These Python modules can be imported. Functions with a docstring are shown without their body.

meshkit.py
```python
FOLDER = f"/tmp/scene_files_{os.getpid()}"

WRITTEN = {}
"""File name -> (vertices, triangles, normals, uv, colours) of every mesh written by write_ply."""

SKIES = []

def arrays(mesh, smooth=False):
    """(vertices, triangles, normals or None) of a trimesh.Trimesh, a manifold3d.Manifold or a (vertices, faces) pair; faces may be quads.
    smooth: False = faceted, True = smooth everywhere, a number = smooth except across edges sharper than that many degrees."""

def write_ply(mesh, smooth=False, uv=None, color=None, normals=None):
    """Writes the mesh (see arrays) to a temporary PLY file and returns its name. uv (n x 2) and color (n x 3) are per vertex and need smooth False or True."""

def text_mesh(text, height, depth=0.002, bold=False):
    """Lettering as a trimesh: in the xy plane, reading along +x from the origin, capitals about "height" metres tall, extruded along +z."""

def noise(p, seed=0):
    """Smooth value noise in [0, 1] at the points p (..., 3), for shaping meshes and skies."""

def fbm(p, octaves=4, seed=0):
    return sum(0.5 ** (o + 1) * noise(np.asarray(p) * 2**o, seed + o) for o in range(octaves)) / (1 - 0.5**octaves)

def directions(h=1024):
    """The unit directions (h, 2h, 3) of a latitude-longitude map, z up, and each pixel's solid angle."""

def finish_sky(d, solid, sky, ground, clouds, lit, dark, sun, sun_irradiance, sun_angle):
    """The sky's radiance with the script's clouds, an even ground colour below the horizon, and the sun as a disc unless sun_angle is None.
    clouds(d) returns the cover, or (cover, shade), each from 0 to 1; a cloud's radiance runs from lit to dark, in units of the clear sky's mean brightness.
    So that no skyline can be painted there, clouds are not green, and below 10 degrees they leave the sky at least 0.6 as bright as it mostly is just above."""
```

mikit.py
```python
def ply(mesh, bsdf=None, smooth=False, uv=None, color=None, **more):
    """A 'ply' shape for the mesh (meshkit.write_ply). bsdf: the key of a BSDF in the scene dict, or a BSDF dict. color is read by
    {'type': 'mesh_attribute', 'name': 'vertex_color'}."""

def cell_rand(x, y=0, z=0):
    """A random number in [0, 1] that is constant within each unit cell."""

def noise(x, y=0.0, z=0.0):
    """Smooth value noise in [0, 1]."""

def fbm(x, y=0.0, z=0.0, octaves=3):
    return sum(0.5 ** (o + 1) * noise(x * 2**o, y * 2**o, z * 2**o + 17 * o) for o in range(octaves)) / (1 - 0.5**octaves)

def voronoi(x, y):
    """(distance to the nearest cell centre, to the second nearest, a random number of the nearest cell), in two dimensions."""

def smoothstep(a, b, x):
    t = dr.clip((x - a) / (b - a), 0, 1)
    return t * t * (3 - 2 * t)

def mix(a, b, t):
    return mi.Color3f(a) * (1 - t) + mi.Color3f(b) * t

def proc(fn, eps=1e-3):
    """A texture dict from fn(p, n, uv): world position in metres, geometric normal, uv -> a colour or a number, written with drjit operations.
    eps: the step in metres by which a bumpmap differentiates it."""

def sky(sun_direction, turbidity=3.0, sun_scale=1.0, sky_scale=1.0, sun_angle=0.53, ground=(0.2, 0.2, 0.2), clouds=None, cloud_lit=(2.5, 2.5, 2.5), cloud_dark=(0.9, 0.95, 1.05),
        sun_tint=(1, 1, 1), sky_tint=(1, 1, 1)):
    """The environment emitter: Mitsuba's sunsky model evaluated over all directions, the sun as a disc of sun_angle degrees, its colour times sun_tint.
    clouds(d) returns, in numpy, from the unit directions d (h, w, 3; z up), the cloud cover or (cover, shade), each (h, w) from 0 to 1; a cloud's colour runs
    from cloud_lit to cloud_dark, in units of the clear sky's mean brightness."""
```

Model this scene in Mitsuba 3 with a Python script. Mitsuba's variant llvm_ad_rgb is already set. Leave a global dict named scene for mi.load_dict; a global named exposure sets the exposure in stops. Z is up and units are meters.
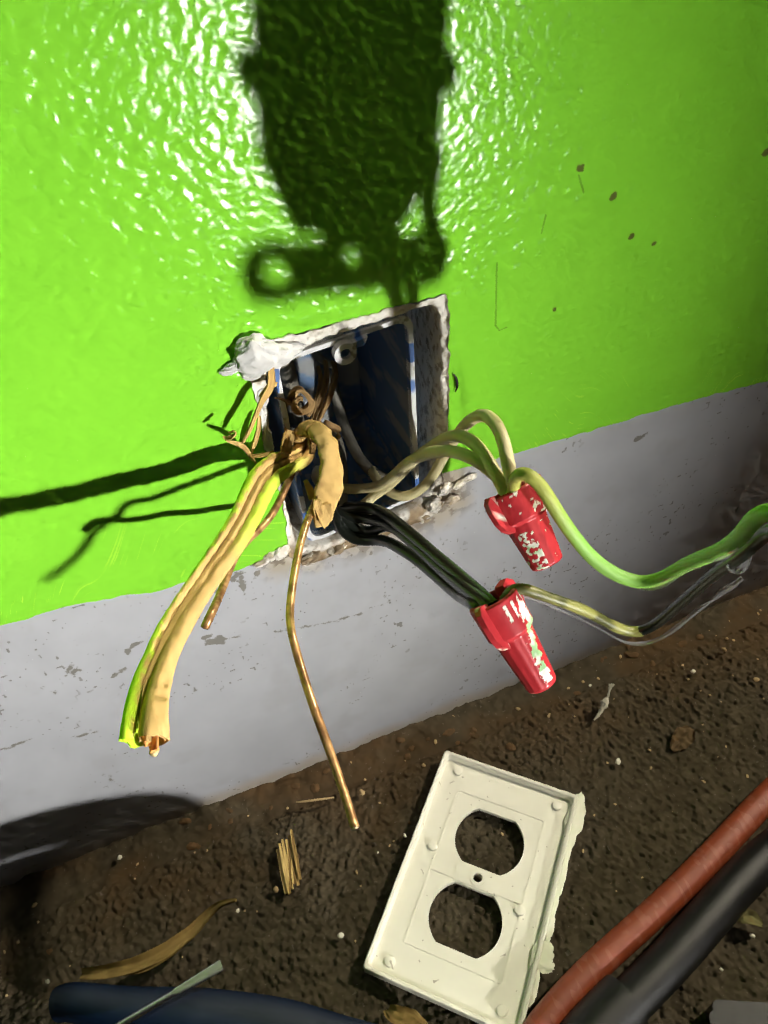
import math, random
import numpy as np, trimesh, mitsuba as mi, mikit, meshkit, drjit as dr
import shapely
from shapely.geometry import Polygon, LineString
from scipy.interpolate import CubicSpline
from scipy.spatial import Delaunay, cKDTree

T = mi.ScalarTransform4f
scene, labels = {}, {}

# ---------------------------------------------------------------- camera, light, exposure (metres; the wall is y = 0, z up)
CAM, FWD, DOWN = (0.00000, -0.20700, 0.38000), (0.23577, 0.67703, -0.69717), (-0.29556, -0.63345, -0.71511)
scene['camera'] = {'type': 'perspective', 'fov': 2 * math.degrees(math.atan(384 / 769.0)), 'fov_axis': 'x', 'near_clip': 0.005, 'far_clip': 50.0,
                   'to_world': T().look_at(origin=list(CAM), target=[a + b for a, b in zip(CAM, FWD)], up=[-a for a in DOWN])}
exposure = 0.0
LAMP = (.235, -.52, .185)          # the hand torch that lights the scene, below and right of the camera
LAMP_AIM = (-.185, 0.0, .235)
LAMP_POWER = 9700.0
SCONCE = .80
scene['room_dim'] = {'type': 'constant', 'radiance': {'type': 'rgb', 'value': [.016, .016, .018]}}

# ---------------------------------------------------------------- materials
def rgb(*c):
    return {'type': 'rgb', 'value': list(c)}

def s2l(r, g, b):
    f = lambda v: (v / 255 / 12.92) if v <= 10 else ((v / 255 + .055) / 1.055) ** 2.4
    return [f(r), f(g), f(b)]

def two(b):
    return {'type': 'twosided', 'bsdf': b}

P3 = lambda fn, eps=3e-4: mikit.proc(fn, eps)
noise, fbm, mix, smoothstep = mikit.noise, mikit.fbm, mikit.mix, mikit.smoothstep

def seg_dist(x, z, a, b):
    ax, az, bx, bz = *a, *b
    dx, dz = bx - ax, bz - az
    t = dr.clip(((x - ax) * dx + (z - az) * dz) / (dx * dx + dz * dz), 0, 1)
    return dr.sqrt(dr.square(x - ax - t * dx) + dr.square(z - az - t * dz))

BORDER = [(-1.3, .172), (-.3, .172), (-0.07229, 0.17190), (-0.06260, 0.17071), (-0.05220, 0.17095), (-0.04069, 0.16846), (-0.03026, 0.16719), (-0.02011, 0.16385), (-0.00990, 0.16402), (-0.00148, 0.16225), (0.00604, 0.16096), (0.01409, 0.16179), (0.03271, 0.16526), (0.05778, 0.16837), (0.09485, 0.17732), (0.10315, 0.17789), (0.11876, 0.17685), (0.13244, 0.17663), (0.15116, 0.17634), (0.17044, 0.17604), (0.19019, 0.17630), (0.22143, 0.17467), (0.25890, 0.17263), (.30, .1735), (.40, .172), (1.3, .172)]
BX, BZ = np.array(BORDER).T

GREEN = (.238, .66, .040)
def green_color(p, n, uv):
    x, z = p.x, p.z
    c = mix(GREEN, (.214, .62, .036), fbm(x * 90, z * 90, 3.0, 3))
    near = smoothstep(.215, .175, z)                       # paler yellow-green streaks by the painted edge
    st = noise(x * 55 + 9 * noise(x * 30, z * 30), z * 1500 + 260 * noise(x * 25, 4.0), 7.0)
    c = mix(c, (.42, .78, .06), near * smoothstep(.80, .95, st) * smoothstep(.45, .65, noise(x * 40, z * 90, 2.0)) * .8)
    d = mi.Float(9)
    for a, r in NAIL:
        d = dr.minimum(d, (dr.sqrt(dr.square(x - a[0]) + dr.square(z - a[1])) - r * (.7 + .6 * noise(x * 900, z * 900, 4.0))))
    c = mix(c, (.10, .10, .03), smoothstep(.0004, -.0001, d) * .9)
    for a, b in SCRATCH:
        w = .00018 * (.3 + 1.2 * noise(x * 300, z * 300, 9.0))
        c = mix(c, (.10, .30, .02), smoothstep(w + .0003, w, seg_dist(x, z, a, b)) * .6)
    return c

def green_bump(p, n, uv):
    x, z = p.x, p.z
    near = smoothstep(.225, .175, z)
    st = noise(x * 70, z * 800 + 120 * noise(x * 25, 4.0), 7.0)
    return .00006 * noise(x * 900, z * 900, 1.0) + .00016 * near * st

NAIL = [(a, r) for a, r in zip([(0.14454, 0.28661), (0.15866, 0.27511), (0.16876, 0.25940), (0.17880, 0.25466), (0.14094, 0.23874), (0.21891, 0.27784)], [.0011, .0013, .001, .0007, .0006, .0012])]
SCRATCH = [((0.11662, 0.26204), (0.11756, 0.23864)), ((0.11756, 0.23864), (0.11926, 0.23621)), ((0.11926, 0.23621), (0.12198, 0.23666)), ((0.14412, 0.28456), (0.14680, 0.27874)), ((0.13348, 0.27405), (0.13259, 0.26864))]
SMUDGE = [(*s, r) for s, r in zip([((-0.07278, 0.13203), (-0.06914, 0.12622)), ((-0.05967, 0.13759), (-0.06278, 0.13271)), ((-0.06241, 0.13385), (-0.05719, 0.13476)), ((-0.03774, 0.13674), (-0.03244, 0.13900)), ((-0.04784, 0.12354), (-0.04138, 0.12665)), ((-0.06997, 0.06054), (-0.06659, 0.04421)),
   ((-0.07078, 0.09372), (-0.06362, 0.09275)), ((-0.09793, 0.10282), (-0.08207, 0.10337)), ((-0.00797, 0.12663), (0.00462, 0.12169)), ((0.01181, 0.16852), (0.02038, 0.15884)), ((0.06230, 0.11114), (0.07096, 0.11094)), ((0.07023, 0.11551), (0.07278, 0.10858)), ((0.00294, 0.15540), (0.01074, 0.15872)), ((0.19123, 0.16177), (0.19690, 0.16428)),
   ((0.01916, 0.11717), (0.04340, 0.11112)), ((0.04340, 0.11112), (0.06313, 0.10928)), ((0.07129, 0.13563), (0.07213, 0.13395)), ((0.01127, 0.15729), (0.01103, 0.14277))], [.0016, .0012, .0018, .0028, .0014, .0013, .001, .0011, .0036, .0050, .0016, .0012, .0045, .0016, .0007, .0008, .0012, .0016])]

def base_color(p, n, uv):
    x, z = p.x, p.z
    c = mix((.50, .505, .535), (.43, .435, .46), fbm(x * 45, z * 45, 2.0, 4))
    c = mix(c, (.36, .35, .35), smoothstep(.60, .80, fbm(x * 60, z * 60, 8.0, 4)) * .2)
    speck = smoothstep(.86, .94, noise(x * 600, z * 600, 5.0)) * smoothstep(.45, .7, noise(x * 40, z * 40, 6.0))
    c = mix(c, (.17, .16, .14), speck * .75)
    wob = .0030 * (fbm(x * 620, z * 620, 3.0, 3) - .42)
    d = mi.Float(9)
    for a, b, r in SMUDGE:
        d = dr.minimum(d, seg_dist(x, z, a, b) - r * (noise(x * 340, z * 340, a[0] * 99) * 1.9 - .55))
    c = mix(c, (.15, .135, .10), smoothstep(.0006, -.0006, d + wob) * .75)
    c = mix(c, (.40, .34, .26), smoothstep(.010, -.003, z - .0045 * noise(x * 90, 3.0)) * .8)          # carpet dirt along the foot
    hole = smoothstep(.016, .003, dr.sqrt(dr.square(dr.maximum(dr.abs(x - .066) - .034, 0)) + dr.square(dr.maximum(.159 - z, 0))) - .008 * (fbm(x * 120, z * 120, 1.0, 3) - .4))
    c = mix(c, mix((.44, .38, .29), (.20, .155, .10), smoothstep(.42, .6, fbm(x * 260, z * 260, 5.0, 3))), hole * .9)
    return c

def plaster_color(p, n, uv):
    x, y, z = p.x, p.y, p.z
    a = fbm(x * 420, z * 420, y * 420, 3)
    c = mix((.74, .71, .65), (.42, .37, .29), smoothstep(.45, .75, a))
    c = mix(c, mix((.40, .30, .19), (.20, .14, .08), fbm(x * 500, z * 500, y * 500, 2)), smoothstep(.171, .158, z) * smoothstep(.35, .55, fbm(x * 150, z * 150, 2.0, 3)))
    return mix(c, (.09, .075, .055), smoothstep(.58, .74, fbm(x * 160 + 3, z * 160, y * 160, 4)) * .6)

def rubble_color(p, n, uv):
    x, y, z = p.x, p.y, p.z
    c = mix((.42, .33, .22), (.16, .115, .07), fbm(x * 320, z * 320, y * 320, 3))
    return mix(c, (.62, .57, .48), smoothstep(.58, .68, noise(x * 330, z * 330, y * 330)))

def carpet_color(p, n, uv):
    x, y = p.x, p.y
    c = mix((.070, .057, .037), (.038, .031, .020), fbm(x * 260, y * 260, 1.0, 2))
    dirt = smoothstep(-.07, -.004, y + .035 * (fbm(x * 40, y * 40, 5.0, 3) - .5))
    c = mix(c, mix((.085, .048, .022), (.055, .039, .023), fbm(x * 120, y * 120, 2.0, 3)), dirt * .8 * smoothstep(.3, .62, fbm(x * 26, y * 34, 9.0, 3)))
    return mix(c, (.16, .145, .12), smoothstep(.92, .97, noise(x * 700, y * 700, 2.0)) * .35)

def box_color(p, n, uv):
    x, y, z = p.x, p.y, p.z
    c = mix((.07, .17, .36), (.11, .18, .27), fbm(z * 160, y * 90, x * 100, 3))
    c = mix(c, (.36, .34, .29), smoothstep(.50, .66, fbm(z * 110, y * 50, 3.0 + x * 60, 4)) * .7)
    low = smoothstep(.185, .160, z)
    return mix(c, (.30, .285, .25), smoothstep(.62, .72, noise(x * 480, y * 300, z * 480)) * low * .8)

def rim_color(p, n, uv):
    x, y, z = p.x, p.y, p.z
    blue = smoothstep(.60, .68, noise(x * 160 + 5, z * 150, 3.0))
    c = mix((.72, .73, .74), (.06, .16, .46), blue)
    return mix(c, (.20, .18, .15), smoothstep(.62, .75, fbm(x * 300, z * 300, 1.0, 3)) * .7)

def kraft(a, b, f):
    def fn(p, n, uv):
        return mix(mix(a, b, fbm(p.x * 240, p.y * 240, p.z * 130, 3)), (.16, .085, .03), smoothstep(.62, .78, fbm(p.x * 260 + 7, p.y * 260, p.z * 90, 3)) * f)
    return fn

def wood_color(p, n, uv):
    return mix((.50, .36, .14), (.22, .14, .05), smoothstep(.35, .65, noise(p.x * 900 - p.y * 240, 2.0, 1.0)))

def cord_color(p, n, uv):
    c = mix((.30, .062, .024), (.23, .045, .018), fbm(p.x * 220, p.y * 220, p.z * 220, 3))
    return mix(c, (.38, .13, .08), smoothstep(.60, .75, noise(p.x * 500, p.y * 250, 2.0)) * .35)

def plate_color(p, n, uv):
    c = mix((.84, .82, .70), (.79, .77, .64), fbm(p.x * 60, p.y * 60, 1.0, 3))
    return mix(c, (.25, .2, .12), smoothstep(.95, .98, noise(p.x * 420, p.y * 420, 4.0)) * .6)

def crust_color(p, n, uv):
    return mix((.78, .76, .64), (.64, .68, .50), fbm(p.x * 200, p.y * 200, p.z * 200, 2))

vcol = {'type': 'mesh_attribute', 'name': 'vertex_color'}
def rough(color, a=.25, **k):
    return {'type': 'roughplastic', 'diffuse_reflectance': color, 'alpha': a, 'nonlinear': False, **k}
def diff(color):
    return {'type': 'diffuse', 'reflectance': color}
def mat(name, b, twosided=True):
    scene[name] = {**(two(b) if twosided else b)}
def bumped(b, fn, eps=3e-4, scale=1.0):
    return {'type': 'bumpmap', 'arbitrary': P3(fn, eps), 'scale': scale, 'bsdf': b}

mat('m_green', bumped(rough(P3(green_color), .07), green_bump))
mat('m_base', bumped(rough(P3(base_color), .30), lambda p, n, uv: .00018 * fbm(p.x * 420, p.z * 420, 1.0, 3) + .0001 * noise(p.x * 120, p.z * 120, 2.0)))
mat('m_plaster', diff(P3(plaster_color)))
mat('m_white_plaster', diff(P3(lambda p, n, uv: mix((.66, .66, .66), (.50, .49, .47), fbm(p.x * 300, p.y * 300, p.z * 300, 3)))))
mat('m_rubble', diff(P3(rubble_color)))
mat('m_carpet', diff(P3(carpet_color)))
mat('m_box', rough(P3(box_color), .28))
mat('m_rim', rough(P3(rim_color), .35))
mat('m_kraft', diff(P3(kraft((.58, .40, .16), (.43, .28, .10), .5))))
mat('m_kraft_dark', diff(P3(kraft((.36, .24, .11), (.24, .15, .07), .7))))
mat('m_jacket', diff(P3(kraft((.66, .55, .28), (.55, .42, .19), .35))))
mat('m_liner', diff(P3(kraft((.76, .42, .15), (.68, .30, .09), .2))))
mat('m_copper', {'type': 'principled', 'base_color': P3(lambda p, n, uv: mix((.62, .36, .15), (.30, .15, .06), smoothstep(.35, .7, fbm(p.x * 350, p.y * 350, p.z * 160, 3)))), 'metallic': .55, 'roughness': .33})
mat('m_cut_copper', {'type': 'roughconductor', 'alpha': .3, 'eta': rgb(.27, .68, 1.32), 'k': rgb(3.6, 2.62, 2.29)})
mat('m_white_wire', rough(P3(lambda p, n, uv: mix((.78, .70, .40), (.62, .54, .28), fbm(p.x * 170, p.y * 170, p.z * 170, 3))), .30))
mat('m_grey_wire', rough(P3(lambda p, n, uv: mix((.30, .28, .23), (.20, .185, .15), fbm(p.x * 170, p.y * 170, p.z * 170, 3))), .35))
mat('m_bounce_lime_wire', rough(P3(lambda p, n, uv: mix(mix((.55, .55, .13), (.42, .46, .09), fbm(p.x * 200, p.y * 200, p.z * 200, 3)), (.30, .60, .11), smoothstep(.088, .104, p.x - .25 * (p.z - .24)))), .30))  # lime towards the right end imitates green light bounced off the wall
mat('m_olive_wire', rough(P3(lambda p, n, uv: mix((.30, .30, .085), (.09, .095, .03), smoothstep(.35, .62, fbm(p.x * 120, p.y * 120, p.z * 120, 3)))), .22))
mat('m_black_wire', rough(rgb(.010, .013, .010), .12))
mat('m_film', {'type': 'blendbsdf', 'weight': .11, 'a': {'type': 'thindielectric', 'int_ior': 1.45}, 'b': two(rough(rgb(.55, .56, .58), .15))}, False)
mat('m_red', {'type': 'principled', 'base_color': vcol, 'roughness': .34, 'specular': .5})
mat('m_vertex', diff(vcol))
mat('m_red_plain', rough(rgb(.52, .035, .028), .13))
mat('m_cord', rough(P3(cord_color), .35))
mat('m_black_rubber', rough(P3(lambda p, n, uv: mix((.004, .004, .004), (.011, .0105, .0095), fbm(p.x * 200, p.y * 200, p.z * 200, 3))), .27, int_ior=1.42))
mat('m_blue_rubber', rough(rgb(.003, .012, .034), .45))
mat('m_steel', {'type': 'roughconductor', 'material': 'Cr', 'alpha': .28})
mat('m_plate', rough(P3(plate_color), .28))
mat('m_crust', diff(P3(crust_color)))
mat('m_wood', diff(P3(wood_color)))
mat('m_straw', diff(P3(kraft((.27, .19, .07), (.16, .105, .036), .4))))
mat('m_leaf', diff(P3(kraft((.17, .15, .065), (.10, .095, .04), .3))))
mat('m_dead_leaf', diff(P3(kraft((.125, .085, .045), (.08, .055, .03), .3))))
mat('m_lint', diff(rgb(.38, .36, .29)))
mat('m_crumb', diff(rgb(.60, .57, .47)))
mat('m_crumb_tan', diff(rgb(.36, .26, .14)))
mat('m_ivory', rough(rgb(.62, .57, .42), .25))
mat('m_brass', {'type': 'roughconductor', 'material': 'Cu', 'alpha': .25})
mat('m_torch', rough(rgb(.02, .02, .022), .2))

# ---------------------------------------------------------------- helpers
def tag(key, label=None, category=None, group=None, kind=None):
    d = labels.setdefault(key, {})
    for k, v in (('label', label), ('category', category), ('group', group), ('kind', kind)):
        if v: d[k] = v
    return key

def numbered(key):
    if key not in scene and not any(k.startswith(key + '__') for k in scene): return key
    n = 1
    while f'{key}_{n:03d}' in scene or any(k.startswith(f'{key}_{n:03d}__') for k in scene): n += 1
    return f'{key}_{n:03d}'

def add(name, mesh, bsdf, parent=None, smooth=35, color=None, label=None, **more):
    key = numbered(parent + '__' + name if parent else name)
    scene[key] = mikit.ply(mesh, bsdf, smooth, color=color, **more)
    if label: tag(key, label)
    return key

def structure(name, mesh, bsdf, label=None, category=None, **k):
    key = add(name, mesh, bsdf, **k)
    tag(key, label, category, kind='structure')
    return key

def unit(v):
    v = np.asarray(v, float)
    return v / np.maximum(np.linalg.norm(v, axis=-1, keepdims=True), 1e-12)

def curve(P, n):
    P = np.asarray(P, float)
    t = np.r_[0, np.cumsum(np.linalg.norm(np.diff(P, axis=0), axis=1) ** .6)]
    f = CubicSpline(t, P)
    q = f(np.linspace(0, t[-1], n * 6))
    s = np.r_[0, np.cumsum(np.linalg.norm(np.diff(q, axis=0), axis=1))]
    u = np.linspace(0, s[-1], n)
    return np.stack([np.interp(u, s, q[:, k]) for k in range(3)], 1)

def frames(C, up):
    Tn = unit(np.gradient(C, axis=0))
    if up is None:
        a = np.array([0, 0, 1.0]) if abs(Tn[0][2]) < .9 else np.array([1.0, 0, 0])
        S = [unit(np.cross(Tn[0], a))]
        for k in range(1, len(C)):
            s = S[-1] - Tn[k] * (S[-1] @ Tn[k]); S.append(unit(s))
        S = np.array(S)
    else:
        S = unit(np.cross(Tn, np.broadcast_to(up, Tn.shape)))
    return Tn, S, np.cross(S, Tn)

def sweep(P, prof, n=60, up=None, caps=True, raw=False):
    """closed section prof(t) -> (m, 2) in (side, up) metres swept along the smooth curve through P"""
    C = np.asarray(P, float) if raw else curve(P, n)
    n = len(C)
    Tn, S, U = frames(C, up)
    Q = np.array([prof(t) for t in np.linspace(0, 1, n)])
    m = Q.shape[1]
    V = (C[:, None] + Q[..., :1] * S[:, None] + Q[..., 1:] * U[:, None]).reshape(-1, 3)
    i, j = np.meshgrid(np.arange(n - 1), np.arange(m), indexing='ij')
    a, b = i * m + j, i * m + (j + 1) % m
    F = np.vstack([np.stack([a, b, b + m], -1).reshape(-1, 3), np.stack([a, b + m, a + m], -1).reshape(-1, 3)])
    if caps:
        V = np.vstack([V, C[0], C[-1]]); k = n * m; q = np.arange(m); r = (q + 1) % m
        F = np.vstack([F, np.stack([np.full(m, k), r, q], -1), np.stack([np.full(m, k + 1), (n - 1) * m + q, (n - 1) * m + r], -1)])
    mesh = trimesh.Trimesh(V, F, process=False)
    if mesh.volume < 0: mesh.invert()
    return mesh

def circle(k=14):
    a = np.linspace(0, 2 * np.pi, k, endpoint=False)
    return np.stack([np.cos(a), np.sin(a)], 1)

def tube(P, r, n=60, k=14, flat=1.0, up=None, wob=0.0, seed=0):
    r = np.atleast_1d(np.asarray(r, float)); c = circle(k) * [1, flat]
    rng = np.random.default_rng(seed); ph = rng.uniform(0, 6.28, 4)
    def prof(t):
        s = np.interp(t, np.linspace(0, 1, len(r)), r)
        return c * s * (1 + wob * (math.sin(17 * t + ph[0]) + .6 * math.sin(41 * t + ph[1])))
    return sweep(P, prof, n, up)

def strip(P, width, thick=.0005, curl=.0, n=40, up=(0, -.6, .7), twist=0.0, seed=0, wrinkle=.0, ragged=.0, k=9):
    """a strip of paper or foil: a curled, creased band of real thickness"""
    w = np.atleast_1d(np.asarray(width, float)); rng = np.random.default_rng(seed)
    ph = rng.uniform(0, 6.28, 6); fr = rng.uniform(.7, 1.3, 6); u = np.linspace(-1, 1, k)
    def prof(t):
        ww = np.interp(t, np.linspace(0, 1, len(w)), w) / 2 * (1 + ragged * math.sin(60 * fr[4] * t + ph[4]))
        h = curl * ww * (u ** 2) + wrinkle * ww * (np.sin(u * 5 * fr[0] + ph[0] + 4 * t) + .6 * np.sin(u * 9 * fr[1] + ph[1] - 9 * t) + .5 * np.sin(30 * fr[2] * t + ph[2]))
        x = u * ww * (1 - .35 * min(abs(curl), 1.0))
        q = np.vstack([np.stack([x, h], 1), np.stack([x[::-1], h[::-1] - thick], 1)])
        a = twist * t
        return q @ np.array([[math.cos(a), math.sin(a)], [-math.sin(a), math.cos(a)]])
    return sweep(P, prof, n, up)

def lathe(prof, k=40):
    """closed surface of revolution about +z from [(radius, z), ...] (start and end on the axis)"""
    a = np.linspace(0, 2 * np.pi, k, endpoint=False)
    V, F = [], []
    for r, z in prof: V += [[r * math.cos(t), r * math.sin(t), z] for t in a]
    for i in range(len(prof) - 1):
        for j in range(k):
            p, q = i * k + j, i * k + (j + 1) % k
            F += [[p, q, q + k], [p, q + k, p + k]]
    m = trimesh.Trimesh(V, F, process=True)
    m.update_faces(m.nondegenerate_faces()); m.fix_normals()
    return m

def aim(mesh, origin, direction, up=(0, 0, 1)):
    """put the mesh's +z along direction, its origin at origin"""
    w = unit(direction); u = unit(np.cross(up, w)); v = np.cross(w, u)
    M = np.eye(4); M[:3, 0], M[:3, 1], M[:3, 2], M[:3, 3] = u, v, w, origin
    m = mesh.copy(); m.apply_transform(M); return m

def join(*ms): return trimesh.util.concatenate(list(ms))

def lump(size, seed=0, sub=3, rough_=.35, freq=1.6):
    m = trimesh.creation.icosphere(subdivisions=sub)
    v = m.vertices
    d = 1 + rough_ * (meshkit.fbm(v * freq + seed * 7.3, 3, seed) - .5) * 2
    m.vertices = v * d[:, None] * np.asarray(size) / 2
    return m

def at(mesh, p, rot=0.0, tilt=0.0):
    m = mesh.copy()
    m.apply_transform(trimesh.transformations.euler_matrix(tilt, 0, rot)); m.apply_translation(p); return m

def sheet(poly, dense, sp, far, seed=0):
    """triangulation of a polygon with holes: spacing sp inside the box dense, far outside; returns 2-D points and triangles"""
    rng = np.random.default_rng(seed)
    x0, z0, x1, z1 = dense
    gx, gz = np.meshgrid(np.arange(x0, x1, sp), np.arange(z0, z1, sp))
    g = np.stack([gx.ravel(), gz.ravel()], 1); g += rng.uniform(-.2, .2, g.shape) * sp
    bx0, bz0, bx1, bz1 = poly.bounds
    fx, fz = np.meshgrid(np.arange(bx0, bx1, far), np.arange(bz0, bz1, far))
    q = np.stack([fx.ravel(), fz.ravel()], 1); q += rng.uniform(-.2, .2, q.shape) * far
    q = q[(q[:, 0] < x0 - far / 2) | (q[:, 0] > x1 + far / 2) | (q[:, 1] < z0 - far / 2) | (q[:, 1] > z1 + far / 2)]
    edge = []
    for ring in [poly.exterior, *poly.interiors]:
        c = np.array(ring.coords)
        for a, b in zip(c[:-1], c[1:]):
            mid = (a + b) / 2
            inn = x0 - .02 < mid[0] < x1 + .02 and z0 - .02 < mid[1] < z1 + .02
            m = max(1, int(np.linalg.norm(b - a) / (sp * .8 if inn else far)))
            edge.append(a + (b - a) * np.linspace(0, 1, m, endpoint=False)[:, None])
    edge = np.vstack(edge)
    pts = np.vstack([g, q]); pts = pts[shapely.contains_xy(poly, pts[:, 0], pts[:, 1])]
    pts = pts[cKDTree(edge).query(pts)[0] > .45 * sp]
    pts = np.vstack([edge, pts])
    tri = Delaunay(pts).simplices
    c = pts[tri].mean(1)
    return pts, tri[shapely.contains_xy(poly, c[:, 0], c[:, 1])]

def rag(pts, amp, step=.0008, seed=0, freq=400, closed=False):
    """resample a 2-D line and make it ragged"""
    L = LineString(pts + pts[:1] if closed else pts)
    n = int(L.length / step)
    q = np.array([L.interpolate(t).coords[0] for t in np.linspace(0, L.length, n, endpoint=not closed)])
    p3 = np.c_[q * freq, np.full(len(q), seed * 3.3)]
    return q + np.stack([(meshkit.fbm(p3, 3, seed) - .5) * (1 if closed else 0), meshkit.fbm(p3 + 50, 3, seed + 5) - .5], 1) * 2 * amp

# ---------------------------------------------------------------- the wall with the hole, its grey painted foot and the floor
HOLE = [(0.02781, 0.24917), (0.03371, 0.25359), (0.04062, 0.25483), (0.04866, 0.25438), (0.06194, 0.25469), (0.07554, 0.25500), (0.08949, 0.25532), (0.09874, 0.25548), (0.09987, 0.24903), (0.09961, 0.23571), (0.10012, 0.22115), (0.09949, 0.19875), (0.09702, 0.17966), (0.09791, 0.17187), (0.10199, 0.16477), (0.09659, 0.15902), (0.09204, 0.15571), (0.08075, 0.15464), (0.06959, 0.15358), (0.05430, 0.15327), (0.03699, 0.15106), (0.03110, 0.15970), (0.03270, 0.17627), (0.03304, 0.19162), (0.03094, 0.20446), (0.03065, 0.21805), (0.03104, 0.23251), (0.03045, 0.24244)]
hole = rag(HOLE, .0011, seed=2, closed=True)
hole_poly = Polygon(hole).buffer(0)
if hole_poly.geom_type != 'Polygon': hole_poly = max(hole_poly.geoms, key=lambda g: g.area)
border = rag([tuple(b) for b in BORDER],   .0010, step=.0012, seed=4, freq=200)
border = border[np.argsort(border[:, 0], kind='stable')]
wall_poly = Polygon(np.vstack([border, [(1.3, 1.2), (-1.3, 1.2)]])).buffer(0).difference(hole_poly)
wall_poly = max(getattr(wall_poly, 'geoms', [wall_poly]), key=lambda g: g.area)
pts, tri = sheet(wall_poly, (-.10, .15, .29, .36), .00070, .02, 1)

def relief_green(q):
    x, z = q[:, 0], q[:, 1]
    rot = lambda a: np.c_[x * math.cos(a) + z * math.sin(a), z * math.cos(a) - x * math.sin(a), np.zeros_like(x)]
    h = .00024 * meshkit.noise(rot(.5) * [520, 640, 1], 1) + .00019 * meshkit.noise(rot(1.3) * [740, 560, 1], 2) + .00005 * meshkit.noise(rot(.2) * [1300, 1300, 1], 3)
    h = h * (.55 + .7 * meshkit.noise(rot(0) * 45, 6))
    return h + .0006 * meshkit.noise(rot(0) * 22, 9)

def lip(q):                     # the paint rolls over towards the broken edge
    d = cKDTree(hole).query(q)[0]
    return np.where(d < .003, (1 - d / .003) ** 2 * .0006, 0)

Y = -relief_green(pts) + lip(pts)
structure('wall_back', trimesh.Trimesh(np.c_[pts[:, 0], Y, pts[:, 1]], tri, process=False), 'm_green', 'bright lime green glossy painted wall with an orange-peel roller texture', smooth=True)

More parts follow.
